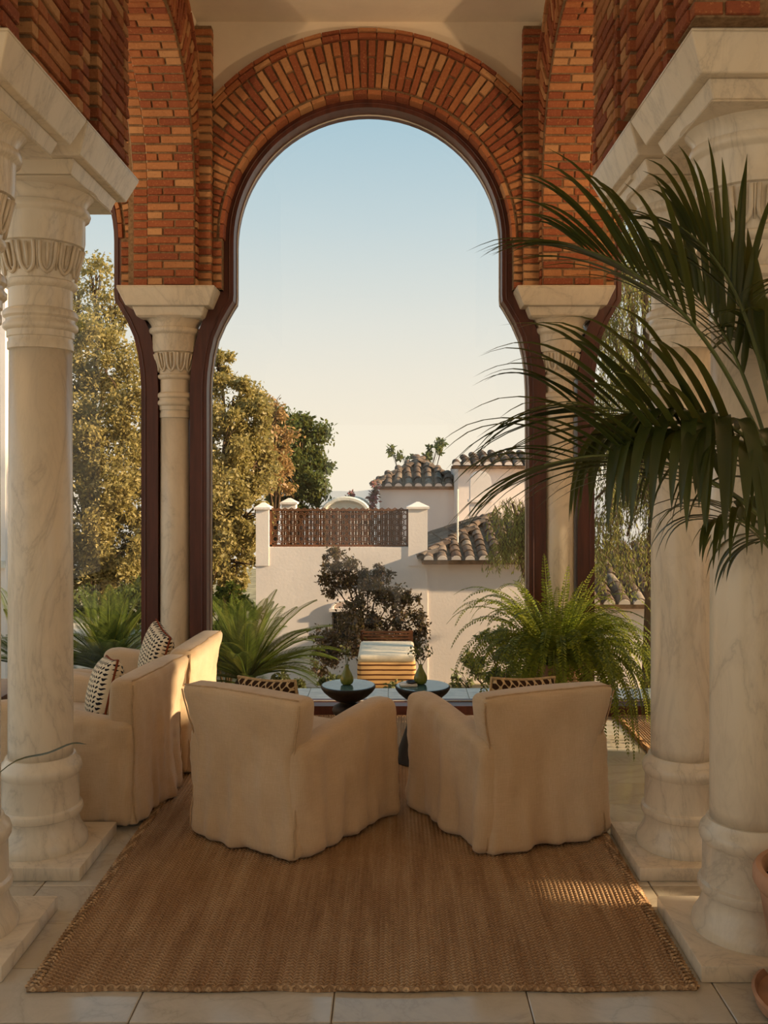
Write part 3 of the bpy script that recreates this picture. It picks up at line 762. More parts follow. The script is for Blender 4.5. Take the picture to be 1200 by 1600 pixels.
# ---- slipcovered armchairs
def make_armchair(variant):
    """front is +y; all parts in the chair's own frame"""
    parts = {}
    ph = (0.0, 1.7, 3.1, 4.4)[variant]
    def fold(s, z, amp=1.0):
        k = (1-z/.62); k = max(0, k)**1.1
        return amp*k*(.010*math.sin(s*21+ph+z*1.5)+.008*math.sin(s*43+2*ph-z*3)+.005*math.sin(s*81+ph+z*4))+amp*.02*max(0, 1-z/.45)*math.exp(-((s+.10-.03*ph)/.035)**2)
    def wr(x, z): return .0028*math.sin(x*61+z*23+ph+2*math.sin(z*9))+.0022*math.sin(z*70+x*31+ph*2)+.004*math.sin(x*17-z*14+ph)
    def back(p):
        x, y, z = p; t = z/.72
        fl = 1+.13*smooth((z-.40)/.32)-.05*math.exp(-((z-.38)/.16)**2)+.03*smooth((.2-z)/.2)
        xx = x*fl
        yy = y-.038*smooth((z-.38)/.40)**1.2-.018*smooth((.22-z)/.22)
        yy += .022*(x/.3)**2*(1 if y < -.3 else .6)
        if y < -.3: yy += fold(x, z)+wr(x, z)
        else: yy -= 0
        if abs(x) > .27: xx += math.copysign(fold(y, z, .5), x)
        zz = z + (.012*math.cos(x*5.2)-.006)*smooth((z-.5)/.2)
        if z < .04: zz += .003*math.sin(x*11+ph)
        return xx, yy, zz
    parts['slipcover_back'] = rounded_box((.305, .075, .355), .035, (26, 2, 22), 3, back, (0, -.30, .353))
    for s in (-1, 1):
        def arm(p, s=s):
            x, y, z = p; t = (y+.36)/.74
            off = .262+.072*t+.012*smooth((.2-z)/.2)
            xx = s*(off+x)
            if x > .03: xx += s*(fold(y, z)+wr(y, z)+.010*math.sin(z*5.5))
            top = -.055+.085*smooth(t*1.05)-.012*smooth((t-.85)/.15)
            zz = z+top*smooth((z-.3)/.25)
            if z < .04: zz += .003*math.sin(y*11+ph)
            yy = y + (.012*smooth((.2-z)/.2) if y > .3 else 0)
            if y > .33: yy += fold(x*3, z, .5)
            return xx, yy, zz
        m = rounded_box((.062, .365, .28), .045, (2, 28, 18), 4, arm, (0, .012, .276))
        if s > 0: m.f = [tuple(reversed(f)) for f in m.f] if False else m.f
        parts['slipcover_arm%d' % s] = m
    def apron(p):
        x, y, z = p
        return x, y+(fold(x, z, .7) if y > .3 else 0), z
    parts['slipcover_apron'] = rounded_box((.28, .07, .135), .02, (10, 1, 4), 2, apron, (0, .285, .155))
    def seat(p):
        x, y, z = p; k = 1-(max(abs(x)/.275, abs(y-.02)/.31))**4
        return x*(1+.08*(y+.2)), y, z+(.02*k if z > .38 else 0)
    parts['seat_cushion'] = rounded_box((.262, .305, .062), .045, (8, 8, 2), 4, seat, (0, .04, .368))
    seams = MB()
    for s in (-1, 1):
        pts = []
        for i in range(15):
            z = .02+.665*i/14; q = Vector(back((s*.297, -.366, z))); q += Vector((s*.004, -.001, 0)); pts.append(q)
        seams.tube(pts, .0036, 5)
    pts = [Vector(back((x, -.352, .703)))+Vector((0, -.004, .002)) for x in [-.29+.58*i/14 for i in range(15)]]
    seams.tube(pts, .0036, 5)
    parts['seam_piping'] = seams
    return parts
ARM_VARS = {}
def armchair(x, y, rz, label, variant):
    c = empty('armchair', (x, y, .019), rz, label, 'armchair', 'slipcovered armchairs')
    sb = None
    for nm, m in make_armchair(variant).items():
        n = 'slipcover_arm' if nm.startswith('slipcover_arm') else nm
        o = m.build(n, SEAM if n == 'seam_piping' else LINEN, sb if n == 'seam_piping' else c, smooth=True)
        if n == 'slipcover_back': sb = o
    for sx in (-1, 1):
        for sy in (-1, 1):
            l = MB(); l.frustum(sx*.22, sy*.24, -.010 if False else 0, .018, .018, .06, .024, .024); l.build('leg', DARK_WOOD, c)
    return c
A_POS, A_ROT = (-.500, 4.50), math.radians(-31)
B_POS, B_ROT = (.575, 4.545), math.radians(22)
C_POS, C_ROT = (-1.545, 4.80), math.radians(81)
D_POS, D_ROT = (-1.475, 5.545), math.radians(86)
armchair(*A_POS, A_ROT, 'cream linen slipcovered armchair in front, turned to the right, back to the viewer', 0)
armchair(*B_POS, B_ROT, 'cream linen slipcovered armchair in front beside the marble columns, turned to the left', 1)
armchair(*C_POS, C_ROT, 'cream linen armchair seen from the side just behind the left marble column', 2)
armchair(*D_POS, D_ROT, 'cream linen armchair seen from the side, closest to the glazing', 3)

def cushion(pos, rz, tilt, size, mat, label, trim, chair_z=.45, roll=0.0):
    c = empty('throw_cushion', pos, rz, label, 'cushion')
    c.rotation_euler = (tilt, roll, rz)
    h = size/2
    def df(p):
        x, y, z = p; u, v = abs(x)/h, abs(z)/h
        k = (max(0, 1-u**2.6)*max(0, 1-v**2.6))**.5
        pin = 1-.05*(1-max(u, v)**2) if False else 1
        sx = x*(1-.07*(1-v*v)*u*u); sz = z*(1-.07*(1-u*u)*v*v)
        return sx, y*(.12+.95*k), sz
    rounded_box((h, .075, h), .03, (10, 2, 10), 2, df).build('cover', mat, c, smooth=True)
    m = MB(); pts = []
    for (a, b) in (((-1, -1), (1, -1)), ((1, -1), (1, 1)), ((1, 1), (-1, 1)), ((-1, 1), (-1, -1))):
        for i in range(10):
            t = i/10; x = (a[0]+(b[0]-a[0])*t)*h; z = (a[1]+(b[1]-a[1])*t)*h; q = df((x, 0, z)); pts.append((q[0], 0, q[2]))
    pts.append(pts[0]); m.tube(pts, .006 if trim is RED_SEAM else .008, 6); m.build('edging', trim, c, smooth=True)
    return c
def local(pos, rz, v):
    p = Matrix.Rotation(rz, 4, 'Z') @ Vector(v); return (pos[0]+p.x, pos[1]+p.y, v[2])
cushion(local(C_POS, C_ROT, (.0, -.06, .585)), C_ROT+.62, math.radians(14), .34, ZIGZAG, 'black and cream zigzag cushion in the armchair behind the left marble column', RED_SEAM, roll=math.radians(6))
cushion(local(D_POS, D_ROT, (-.02, -.07, .62)), D_ROT+.55, math.radians(12), .35, ZIGZAG, 'black and cream zigzag cushion in the armchair closest to the glazing', RED_SEAM, roll=math.radians(-10))
cushion(local(A_POS, A_ROT, (.0, -.135, .575)), A_ROT, math.radians(10), .34, CHAIN, 'brown chain-patterned cushion peeking over the front armchair near the black pedestal table', ROPE, roll=math.radians(-3))
cushion(local(B_POS, B_ROT, (-.03, -.135, .575)), B_ROT, math.radians(10), .34, CHAIN, 'brown chain-patterned cushion peeking over the front armchair beside the fern', ROPE, roll=math.radians(4))

# ---- pedestal tables
def pedestal(x, y, top, prof, label):
    c = empty('side_table', (x, y, .012), 0, label, 'side table', 'round pedestal tables')
    m = MB(); m.lathe(prof, 40); m.build('pedestal', DARK_WOOD, c, angle=45)
    r = .163
    z = top-.012
    m = MB(); m.lathe([(.045, z-.098), (.075, z-.09), (.115, z-.066), (.145, z-.04), (r-.002, z-.018), (r, z-.008), (r-.002, z-.002), (r-.006, z)], 48); m.build('bowl_top', DARK_WOOD, c, angle=40)
    m = MB(); m.lathe([(r-.008, z-.004), (r-.008, z+.001), (r-.02, z+.0015), (.001, z+.0015)], 48); m.build('tabletop', BLUE_TOP, c)
    return c
T1, T2, TZ = (-.262, 5.52), (.180, 5.50), .452
pedestal(*T1, TZ, [(.12, 0), (.13, .01), (.13, .04), (.09, .06), (.06, .08), (.075, .10), (.115, .135), (.122, .165), (.108, .195), (.07, .222), (.055, .235), (.06, .25), (.088, .27), (.096, .292), (.088, .312), (.06, .328), (.045, .335), (.046, .35)],
         'round black pedestal table with stacked bulges and a blue top')
pedestal(*T2, TZ, [(.165, 0), (.168, .008), (.16, .02), (.09, .22), (.052, .30), (.042, .312), (.048, .318), (.058, .328), (.058, .338), (.044, .345), (.046, .352)],
         'round black cone-footed pedestal table with a blue top')
def vase(x, y, z, label, stems, spread, n_leaf):
    c = empty('bud_vase', (x, y, z), 0, label, 'vase', 'pear-shaped bud vases')
    m = MB(); m.lathe([(.022, 0), (.034, .006), (.040, .024), (.039, .042), (.031, .062), (.021, .080), (.014, .094), (.0115, .106), (.014, .116), (.011, .116), (.009, .10), (.002, .09)], 28); m.build('body', GREEN_GLAZE, c, smooth=True)
    for i in range(stems):
        Q = []; m = MB()
        a = 2*PI*i/stems+.4; l = random.uniform(.06, .11); tip = Vector((math.cos(a)*spread*random.uniform(.4, 1), math.sin(a)*spread*.6, .116+l))
        m.tube([(0, 0, .09), tip*.5+Vector((0, 0, .04)), tip], [.0018, .0015, .001], 5)
        for k in range(n_leaf):
            p = tip+Vector(rng.normal(0, .018, 3)); d = Vector(rng.normal(0, 1, 3)).normalized(); s = Vector(rng.normal(0, 1, 3)); s = (s-d*s.dot(d)).normalized(); L = random.uniform(.016, .03)
            Q.append([p, p+d*L*.5+s*L*.3, p+d*L, p+d*L*.5-s*L*.3])
        st = m.build('stem', PALM_STEM, c); quads_object('leaf_sprig', np.array(Q), SHRUB_LEAF, st, 'stuff')
    return c
vase(T1[0]-.008, T1[1]-.0, TZ+.0025, 'pear-shaped green vase on the pedestal table with stacked bulges', 4, .03, 9)
vase(T2[0]-.012, T2[1]+.03, TZ+.0025, 'pear-shaped green vase on the cone-footed table', 6, .07, 8)
bk = empty('magazine', (T2[0]-.085, T2[1]-.01, TZ+.003), .08, 'white magazine lying flat beside the vase', 'magazine')
m = rounded_box((.05, .04, .004), .0015, (1, 1, 1), 1, center=(0, 0, .004)); m.build('page_block', PAPER, bk); 
m = rounded_box((.051, .041, .0008), .0004, (1, 1, 1), 1, center=(0, 0, .0088)); m.build('front_cover', PAPER, bk)
ash = empty('small_dish', (T2[0]-.068, T2[1]+.002, TZ+.0135), 0, 'small black dish lying on the white magazine', 'dish')
m = MB(); m.lathe([(.02, 0), (.028, .004), (.031, .012), (.028, .012), (.024, .005), (.001, .004)], 24); m.build('bowl', BLACK, ash, smooth=True)
# brown table beyond the left armchairs
t = empty('coffee_table', (-2.62, 5.2, 0), 0, 'brown wooden table beyond the armchairs at the left edge', 'table')
rounded_box((.42, .5, .03), .008, (1, 1, 1), 1, center=(0, 0, .42)).build('tabletop', BROWN_TABLE, t, angle=40)
rounded_box((.36, .44, .05), .008, (1, 1, 1), 1, center=(0, 0, .345)).build('apron', BROWN_TABLE, t, angle=40)
for sx in (-1, 1):
    for sy in (-1, 1):
        m = MB(); m.frustum(sx*.36, sy*.44, 0, .02, .02, .39, .03, .03); m.build('leg', BROWN_TABLE, t)
b = empty('book', (-2.45, 5.05, .45), .1, 'pale book lying on the brown table at the left edge', 'book')
rounded_box((.14, .1, .014), .003, (1, 1, 1), 1, center=(0, 0, .016)).build('pages', PAPER, b); rounded_box((.143, .103, .002), .001, (1, 1, 1), 1, center=(0, 0, .0315)).build('cover', CREAM_FABRIC, b)

# ---- lamps added out of frame in both aisles for warm brickwork; bowls block downward light
LAMP_GLASS = NT('added_lamp_glass'); _e = LAMP_GLASS.n('Emission'); _e.inputs[0].default_value = (1., .62, .30, 1); _e.inputs[1].default_value = 6.0; LAMP_GLASS.l(_e.outputs[0], LAMP_GLASS.out.inputs[0]); LAMP_GLASS = LAMP_GLASS.m
def added_uplight(x, y, z, energy, label):
    c = empty('added_uplight_pendant', (x, y, z), 0, label, 'added lamp')
    m = MB(); m.lathe([(.02, -.10), (.10, -.085), (.17, -.05), (.21, .0), (.215, .03), (.205, .03), (.198, .0), (.16, -.04), (.09, -.072), (.001, -.08)], 28); m.build('bowl_shade', IRON, c, angle=50)
    m = MB(); m.lathe([(.03, -.06), (.055, -.04), (.06, -.01), (.04, .015), (.005, .02)], 20); m.build('globe', LAMP_GLASS, c, smooth=True)
    for k in range(3):
        a_ = 2*PI*k/3; m = MB(); m.tube([(.2*math.cos(a_), .2*math.sin(a_), .02), (0, 0, .5)], .004, 5); m.build('chain', IRON, c)
    m = MB(); m.tube([(0, 0, .49), (0, 0, ZCEIL-z)], .006, 6); m.build('rod', IRON, c)
    d = bpy.data.lights.new('added_pendant_bulb', 'POINT'); d.energy = energy; d.color = (1., .66, .36); d.shadow_soft_size = .05
    o = bpy.data.objects.new('added_pendant_bulb', d); COL.objects.link(o); o.parent = c; o.location = (0, 0, .03)
    return c
added_uplight(2.75, 4.1, 3.2, 215, 'added unseen iron bowl pendant hanging in the aisle beyond the palm')
added_uplight(-3.3, 4.1, 3.2, 150, 'added unseen iron bowl pendant hanging in the aisle beyond the left columns')

# ================================================================== POTTED PLANTS INDOORS
def blade(path, width, fold=.25, side=None, n=8, wprof=None):
    """strap leaf along a path of Vectors, folded along its midrib; returns (verts, faces)"""
    pts = catmull(path, n) if len(path) < n else path
    V = []; Fc = []; m = len(pts)
    for i, p in enumerate(pts):
        t = (pts[min(i+1, m-1)]-pts[max(i-1, 0)]).normalized()
        s = side if side is not None else Vector((0, 0, 1)).cross(t)
        s = (s-t*s.dot(t)); s = s.normalized() if s.length > 1e-6 else Vector((1, 0, 0))
        u = t.cross(s); q = i/(m-1)
        w = width*(wprof(q) if wprof else (min(1, q*5+.25)*(1-q**3)+.02))
        V += [p-s*w+u*w*fold, p, p+s*w+u*w*fold]
    for i in range(m-1):
        a = i*3; Fc += [(a, a+1, a+4, a+3), (a+1, a+2, a+5, a+4)]
    return V, Fc

# ---- kentia palm in its terracotta pot, beside the nearest marble column
PALM = (1.385, 2.93)
palm = empty('potted_palm', (0, 0, 0), 0, 'tall feathery palm in a terracotta pot, its fronds arching in from the right edge', 'potted plant')
m = MB(); m.lathe([(.17, 0), (.225, .012), (.235, .045), (.225, .05), (.215, .03), (.001, .022)], 40, (PALM[0], PALM[1], 0)); m.build('saucer', TERRACOTTA, palm, angle=40)
m = MB(); m.lathe([(.125, .03), (.145, .034), (.165, .12), (.19, .24), (.205, .33), (.212, .37), (.208, .378), (.222, .384), (.232, .40), (.232, .43), (.222, .445), (.205, .445), (.196, .43), (.195, .40), (.001, .395)], 40, (PALM[0], PALM[1], 0)); m.build('pot', TERRACOTTA, palm, angle=40)
m = MB(); m.lathe([(.196, .385), (.19, .405), (.1, .412), (.001, .41)], 24, (PALM[0], PALM[1], 0)); m.build('soil', SOIL, palm)
def frond(path, L0, n, droop, tipshrink=.35, start=.28, width=.014, asym=(1., 1.), drop=0.0, fwd=.75, rr=(.011, .002), flat=.0, seed=1, roll=0.0):
    rd = random.Random(seed)
    pts = catmull([P(*q) if not isinstance(q, Vector) else q for q in path], 40); N = len(pts)-1
    m = MB(); m.tube(pts, [rr[0]+(rr[1]-rr[0])*i/N for i in range(N+1)], 6)
    fr = m.build('frond', PALM_STEM, palm, smooth=True)
    for i in range(n):
        q = start+(1-start)*(i+.3)/n; f = q*N; k = min(int(f), N-1); p = pts[k].lerp(pts[k+1], f-k); t = (pts[k+1]-pts[k]).normalized()
        side = Vector((0, 0, 1)).cross(t)
        if side.length < .25: side = side+Vector((.0, -.6, 0))
        side.normalize(); up = t.cross(side)
        if roll: side, up = side*math.cos(roll)+up*math.sin(roll), up*math.cos(roll)-side*math.sin(roll)
        for s in (-1, 1):
            a = asym[0] if s < 0 else asym[1]
            if a <= 0: continue
            l = L0*a*(math.sin(PI*min(1, .18+.62*(q-start)/(1-start)+.12)))**.6*(1-(1-tipshrink)*((q-start)/(1-start))**2.2)*rd.uniform(.85, 1.1)
            d = (t*(fwd+.45*q+rd.uniform(-.25, .25))+side*s*(1.05-.3*q)+up*(.28-drop)+Vector((0, 0, flat))).normalized()
            path_ = []
            v = d.copy(); pp = p.copy()
            for g in range(7):
                path_.append(pp.copy()); pp = pp+v*(l/6); v = (v+Vector((0, 0, -1))*droop*(.1+.14*g)*rd.uniform(.8, 1.2)).normalized()
            V, Fc = blade(catmull(path_, 11), width*rd.uniform(.85, 1.15), .3, n=8)
            b = MB(); b.add(V, Fc); b.build('leaflet', PALM_LEAF, fr, smooth=True)
    return fr
base = Vector((PALM[0], PALM[1], .41))
def stem_from(*mid): return [base]+list(mid)
# upper frond reaching to the left across the arch wall
frond([base, P(1255, 1000, 2.92), P(1215, 760, 2.86), P(1150, 610, 2.78), P(1085, 510, 2.72), P(1020, 448, 2.69), P(960, 408, 2.67), P(905, 386, 2.66)], .52, 15, .42, .85, .56, .0105, fwd=1.7, seed=3, roll=.35)
# topmost frond leaning over the capital
frond([base+Vector((.02, .03, 0)), P(1262, 900, 3.0), P(1215, 680, 2.95), P(1180, 540, 2.90), P(1145, 450, 2.86), P(1105, 390, 2.84), P(1065, 355, 2.83)], .44, 12, .45, .8, .58, .0105, fwd=1.5, seed=5, roll=.4)
frond([base+Vector((.0, .04, 0)), P(1250, 950, 3.05), P(1205, 720, 3.04), P(1150, 560, 3.03), P(1095, 470, 3.02), P(1040, 420, 3.01)], .40, 12, .45, .75, .55, .013, fwd=1.4, seed=6, roll=.6)
# middle frond: long leaflets fanning to the left
frond([base+Vector((-.02, .0, 0)), P(1290, 1010, 2.82), P(1265, 830, 2.76), P(1195, 740, 2.66), P(1115, 690, 2.58), P(1035, 660, 2.53), P(960, 640, 2.49), P(885, 630, 2.47)], .60, 17, .50, .85, .50, .0115, fwd=1.25, seed=8, roll=.75)
# its neighbour, whose broad leaflets hang like a curtain
frond([base+Vector((-.03, .02, 0)), P(1280, 1000, 2.80), P(1250, 830, 2.74), P(1205, 730, 2.68), P(1150, 672, 2.62), P(1085, 645, 2.58), P(1020, 640, 2.56), P(990, 650, 2.55)], .56, 17, 1.9, .9, .50, .020, fwd=.4, drop=.4, seed=9)
frond([base+Vector((-.03, -.05, 0)), P(1290, 1000, 2.70), P(1262, 850, 2.62), P(1215, 760, 2.56), P(1155, 700, 2.50), P(1090, 672, 2.46), P(1040, 672, 2.44)], .40, 13, 1.7, .9, .48, .019, fwd=.5, drop=.4, seed=10)
# lower frond spreading to the left
frond([base+Vector((-.03, -.02, 0)), P(1300, 1060, 2.74), P(1270, 900, 2.66), P(1175, 795, 2.54), P(1080, 738, 2.47), P(1000, 716, 2.42), P(925, 712, 2.39), P(850, 726, 2.37)], .58, 16, .52, .85, .48, .0115, fwd=1.3, seed=12, roll=.7)
# fronds rising at the right edge
frond([base+Vector((.04, 0, 0)), P(1290, 900, 2.95), P(1240, 700, 2.94), P(1190, 560, 2.94), P(1160, 480, 2.94), P(1140, 430, 2.95)], .38, 8, .12, .8, .50, .021, fwd=2.0, seed=15)
frond([base+Vector((.05, .03, 0)), P(1310, 980, 3.0), P(1290, 760, 3.0), P(1250, 620, 3.02), P(1205, 560, 3.05), P(1165, 540, 3.08)], .42, 11, .7, .7, .45, .018, fwd=1.0, seed=17)
# low outer fronds, drooping past the shafts
frond([base+Vector((-.04, -.03, 0)), P(1275, 1050, 2.78), P(1240, 930, 2.72), P(1200, 850, 2.68), P(1160, 815, 2.64), P(1115, 815, 2.60)], .44, 10, 1.3, .8, .5, .011, fwd=.9, seed=21)
frond([base+Vector((.0, .05, 0)), P(1300, 1080, 3.05), P(1285, 940, 3.1), P(1252, 860, 3.12), P(1215, 835, 3.14), P(1180, 850, 3.16)], .46, 9, 1.2, .8, .45, .011, fwd=.7, seed=23)
frond([base+Vector((.06, -.05, 0)), P(1400, 950, 2.7), P(1430, 700, 2.65), P(1400, 540, 2.6), P(1330, 470, 2.58), P(1260, 450, 2.56)], .42, 11, .6, .6, .45, .016, seed=27)
frond([base+Vector((.06, .06, 0)), P(1420, 950, 3.1), P(1480, 750, 3.2), P(1540, 640, 3.25), P(1600, 600, 3.3)], .42, 11, .7, .6, .45, .016, seed=29)

# ---- arching-leaf plant standing out of frame on the left, one leaf crossing the column
pl = empty('potted_strap_plant', (0, 0, 0), 0, 'arching strap leaf reaching in from the left edge across the column foot', 'potted plant')
pb = Vector((-1.98, 2.85, 0))
m = MB(); m.lathe([(.10, 0), (.115, .01), (.15, .24), (.165, .25), (.165, .29), (.15, .29), (.14, .25), (.001, .245)], 32, pb); m.build('pot', TERRACOTTA, pl, angle=40)
for i, path in enumerate(([pb+Vector((0, 0, .25)), P(-120, 1235, 2.86), P(-30, 1225, 2.86), P(25, 1190, 2.87), P(75, 1178, 2.88), P(112, 1163, 2.9), P(136, 1163, 2.9)],
                          [pb+Vector((0, 0, .25)), pb+Vector((-.15, .1, .7)), pb+Vector((-.4, .2, .8))], [pb+Vector((0, 0, .25)), pb+Vector((-.05, -.2, .75)), pb+Vector((-.1, -.5, .8))],
                          [pb+Vector((0, 0, .25)), pb+Vector((-.2, -.1, .65)), pb+Vector((-.5, -.2, .6))])):
    V, Fc = blade(catmull(path, 24), .015, .25, n=24, wprof=lambda q: min(1, .35+q*.8)*(1-q**6)+.02); m = MB(); m.add(V, Fc); m.build('leaf', PALM_LEAF, pl, smooth=True)

# ---- boston fern in a terracotta pot on a turned stand
FX, FY = 1.045, 5.98
fern = empty('potted_fern', (FX, FY, 0), 0, 'bushy drooping fern in a terracotta pot before the slender column', 'potted plant')
m = MB(); m.lathe([(.13, 0), (.14, .02), (.11, .05), (.10, .16), (.15, .19), (.15, .21), (.001, .212)], 32); m.build('stand', DARK_WOOD, fern, angle=40)
m = MB(); m.lathe([(.11, .212), (.13, .22), (.165, .42), (.182, .43), (.184, .50), (.172, .505), (.16, .48), (.001, .47)], 36); m.build('pot', TERRACOTTA, fern, angle=40)
def fern_frond(az, el, L, droop, w=.045, seed=0, base_r=.05):
    rd = random.Random(seed)
    v = Vector((math.cos(az)*math.cos(el), math.sin(az)*math.cos(el), math.sin(el))); p = Vector((math.cos(az)*base_r, math.sin(az)*base_r, .47)); pts = []; N = 26
    for i in range(N+1):
        pts.append(p.copy()); p = p+v*(L/N); v = (v+Vector((0, 0, -1))*droop*(.02+.1*(i/N)**1.1)).normalized()
    V = []; Fc = []
    def q4(a, b, c, d):
        k = len(V); V.extend([a, b, c, d]); Fc.append((k, k+1, k+2, k+3))
    tw = rd.uniform(-.4, .4)
    NP = int(L/.0185)
    for i in range(1, NP):
        f = i*N/NP; k = min(int(f), N-1); c = pts[k].lerp(pts[k+1], f-k); t = (pts[k+1]-pts[k]).normalized(); s = Vector((0, 0, 1)).cross(t)
        s = s.normalized() if s.length > .05 else Vector((math.sin(az), -math.cos(az), 0)); u = t.cross(s); s = (s*math.cos(tw)+u*math.sin(tw)); q = f/N
        wl = w*(min(1, q*4+.2))*(1-q**2.4)**.7+.004
        for sg in (-1, 1):
            d = (s*sg+t*.25-u*.12+Vector((0, 0, rd.uniform(-.25, .1)))).normalized(); hw = t*.0075
            q4(c-hw*.8, c+d*wl*.7-hw, c+d*wl, c+d*wl*.7+hw)
    mm = MB(); mm.tube(pts[::2], [.003-.002*i/14 for i in range(14)], 4); mm.add(V, Fc)
    mm.build('frond', FERN_LEAF, fern)
rf = random.Random(5)
for i in range(190):
    az = rf.uniform(0, 2*PI); g = rf.random()
    if g < .2: fern_frond(az, rf.uniform(1.0, 1.4), rf.uniform(.5, .72), rf.uniform(.5, 1.2), .042, i)
    elif g < .65: fern_frond(az, rf.uniform(.7, 1.3), rf.uniform(.6, .95), rf.uniform(1.4, 2.6), .046, i)
    else: fern_frond(rf.uniform(-2.4, .9), rf.uniform(.5, 1.1), rf.uniform(.8, 1.12), rf.uniform(2.0, 3.4), .040, i)
for i, (az, el, L, dr) in enumerate(((3.0, 1.05, .72, 1.5), (3.3, .85, .66, 1.9), (2.8, .75, .6, 2.2), (1.8, 1.42, .72, .25), (1.0, 1.35, .66, .4), (.3, 1.25, .66, .7), (-2.6, 1.0, .66, 1.7), (.1, .9, .75, 1.6))):
    fern_frond(az, el, L, dr, .05, 300+i)

# ================================================================== GARDEN
GZ = -1.45
def gz(x, y): return GZ-.05*max(0, y-10)+.10*math.sin(x*.7)*math.cos(y*.5)
V = []; Fc = []; xs = [-40+80*i/60 for i in range(61)]; ys = [7.15+.55*j for j in range(80)]
for y in ys:
    for x in xs: V.append((x, y, gz(x, y)))
for j in range(79):
    for i in range(60): Fc.append((j*61+i, j*61+i+1, (j+1)*61+i+1, (j+1)*61+i))
m = MB(); m.add(V, Fc); tag(m.build('ground', GARDEN, smooth=True), 'garden ground below the terrace', kind='structure')
m = MB(); m.box((-40, 7.0, -3.), (-5.2, 7.18, -.2)); m.box((5.2, 7.0, -3.), (40, 7.18, -.2)); m.box((-5.2, 7.0, -3), (5.2, 7.16, -.3)); tag(m.build('retaining_wall', WHITEWASH), 'terrace retaining wall above the garden', kind='structure')
V = []; Fc = []; n = 80
for j, (yy, h) in enumerate(((420, 0.0), (520, 1.0), (640, .4))):
    for i in range(n+1):
        x = -420+840*i/n; V.append((x, yy, -40+h*(33+5*math.sin(x*.021+1)+3*math.sin(x*.057)+1.2*math.sin(x*.13))))
for j in range(2):
    for i in range(n): Fc.append((j*(n+1)+i, j*(n+1)+i+1, (j+1)*(n+1)+i+1, (j+1)*(n+1)+i))
m = MB(); m.add(V, Fc); tag(m.build('hills', HILL, smooth=True), 'hazy grey hills on the horizon', kind='structure')

# ---- barrel tiles
def tile_mesh(r, L):
    V = []; Fc = []; n = 5
    for (y, k) in ((0, 1.0), (L, .86)):
        for ro in (r*k, (r-.016)*k):
            for i in range(n+1):
                a = PI*i/n; V.append((ro*math.cos(a), y, ro*math.sin(a)*.85))
    w = n+1
    for i in range(n):
        Fc += [(i, i+1, 2*w+i+1, 2*w+i), (w+i, 3*w+i, 3*w+i+1, w+i+1), (i, w+i, w+i+1, i+1), (2*w+i, 2*w+i+1, 3*w+i+1, 3*w+i)]
    me = bpy.data.meshes.new('roof_tile'); me.from_pydata(V, [], Fc); me.materials.append(ROOFTILE)
    me.polygons.foreach_set('use_smooth', [True]*len(me.polygons)); me.set_sharp_from_angle(angle=.7); return me
TM = tile_mesh(.088, .36)
def roof_slope(parent, e0, e1, r0, r1, pitch=.2, step=.27, lift=.03, mort=True, cap=140):
    e0, e1, r0, r1 = map(Vector, (e0, e1, r0, r1)); a = (e1-e0); L = a.length; a.normalize()
    upv = (r0-e0)-a*(r0-e0).dot(a); S = upv.length; upv.normalize(); nrm = a.cross(upv)
    if nrm.z < 0: nrm = -nrm
    A0, A1 = (r0-e0).dot(a), (r1-e0).dot(a)
    m = MB(); th = nrm*.06
    m.add([e0, e1, r1, r0, e0-th, e1-th, r1-th, r0-th], [(0,1,2,3),(7,6,5,4),(0,4,5,1),(1,5,6,2),(2,6,7,3),(3,7,4,0)])
    m.build('roof_deck', PATINA, parent)
    nc = int(L/pitch); cnt = 0; mm = MB()
    R = Matrix((a, upv, nrm)).transposed()
    for i in range(nc):
        u = (i+.5)*L/nc
        bm = S if A0 <= u <= A1 else (S*u/max(A0, 1e-6) if u < A0 else S*(L-u)/max(L-A1, 1e-6))
        b = -.05
        while b < bm-.12:
            c = e0+a*(u+random.uniform(-.012, .012))+upv*b+nrm*(lift+.012)
            o = bpy.data.objects.new('roof_tile', TM); link(o, parent)
            tilt = Matrix.Rotation(-.05+random.uniform(-.02, .02), 3, 'X') @ Matrix.Rotation(random.uniform(-.05, .05), 3, 'Z')
            o.matrix_local = Matrix.Translation(c) @ (R @ tilt).to_4x4(); b += step; cnt += 1
        if mort:
            c = e0+a*u-upv*.056+nrm*lift; vv = [c+upv*.0]+[c+a*.078*math.cos(PI*k/6)+nrm*.072*math.sin(PI*k/6) for k in range(7)]
            dd = upv*.05; k = len(vv); mm.add(vv+[p+dd for p in vv], [tuple(range(k)), tuple(range(2*k-1, k-1, -1))]+[(q, (q+1) % k, k+(q+1) % k, k+q) for q in range(k)])
    if mort and mm.v: mm.build('eave_mortar', WHITEWASH, parent)['kind'] = 'stuff'
def hip_tiles(parent, p0, p1, step=.27):
    p0, p1 = Vector(p0), Vector(p1); d = (p1-p0); L = d.length; d.normalize(); s = d.cross(Z).normalized(); u = s.cross(d)
    R = Matrix((s, d, u)).transposed(); b = 0
    while b < L-.1:
        o = bpy.data.objects.new('roof_tile', TM); link(o, parent); o.matrix_local = Matrix.Translation(p0+d*b+u*.05) @ (R @ Matrix.Rotation(-.05, 3, 'X')).to_4x4(); b += step

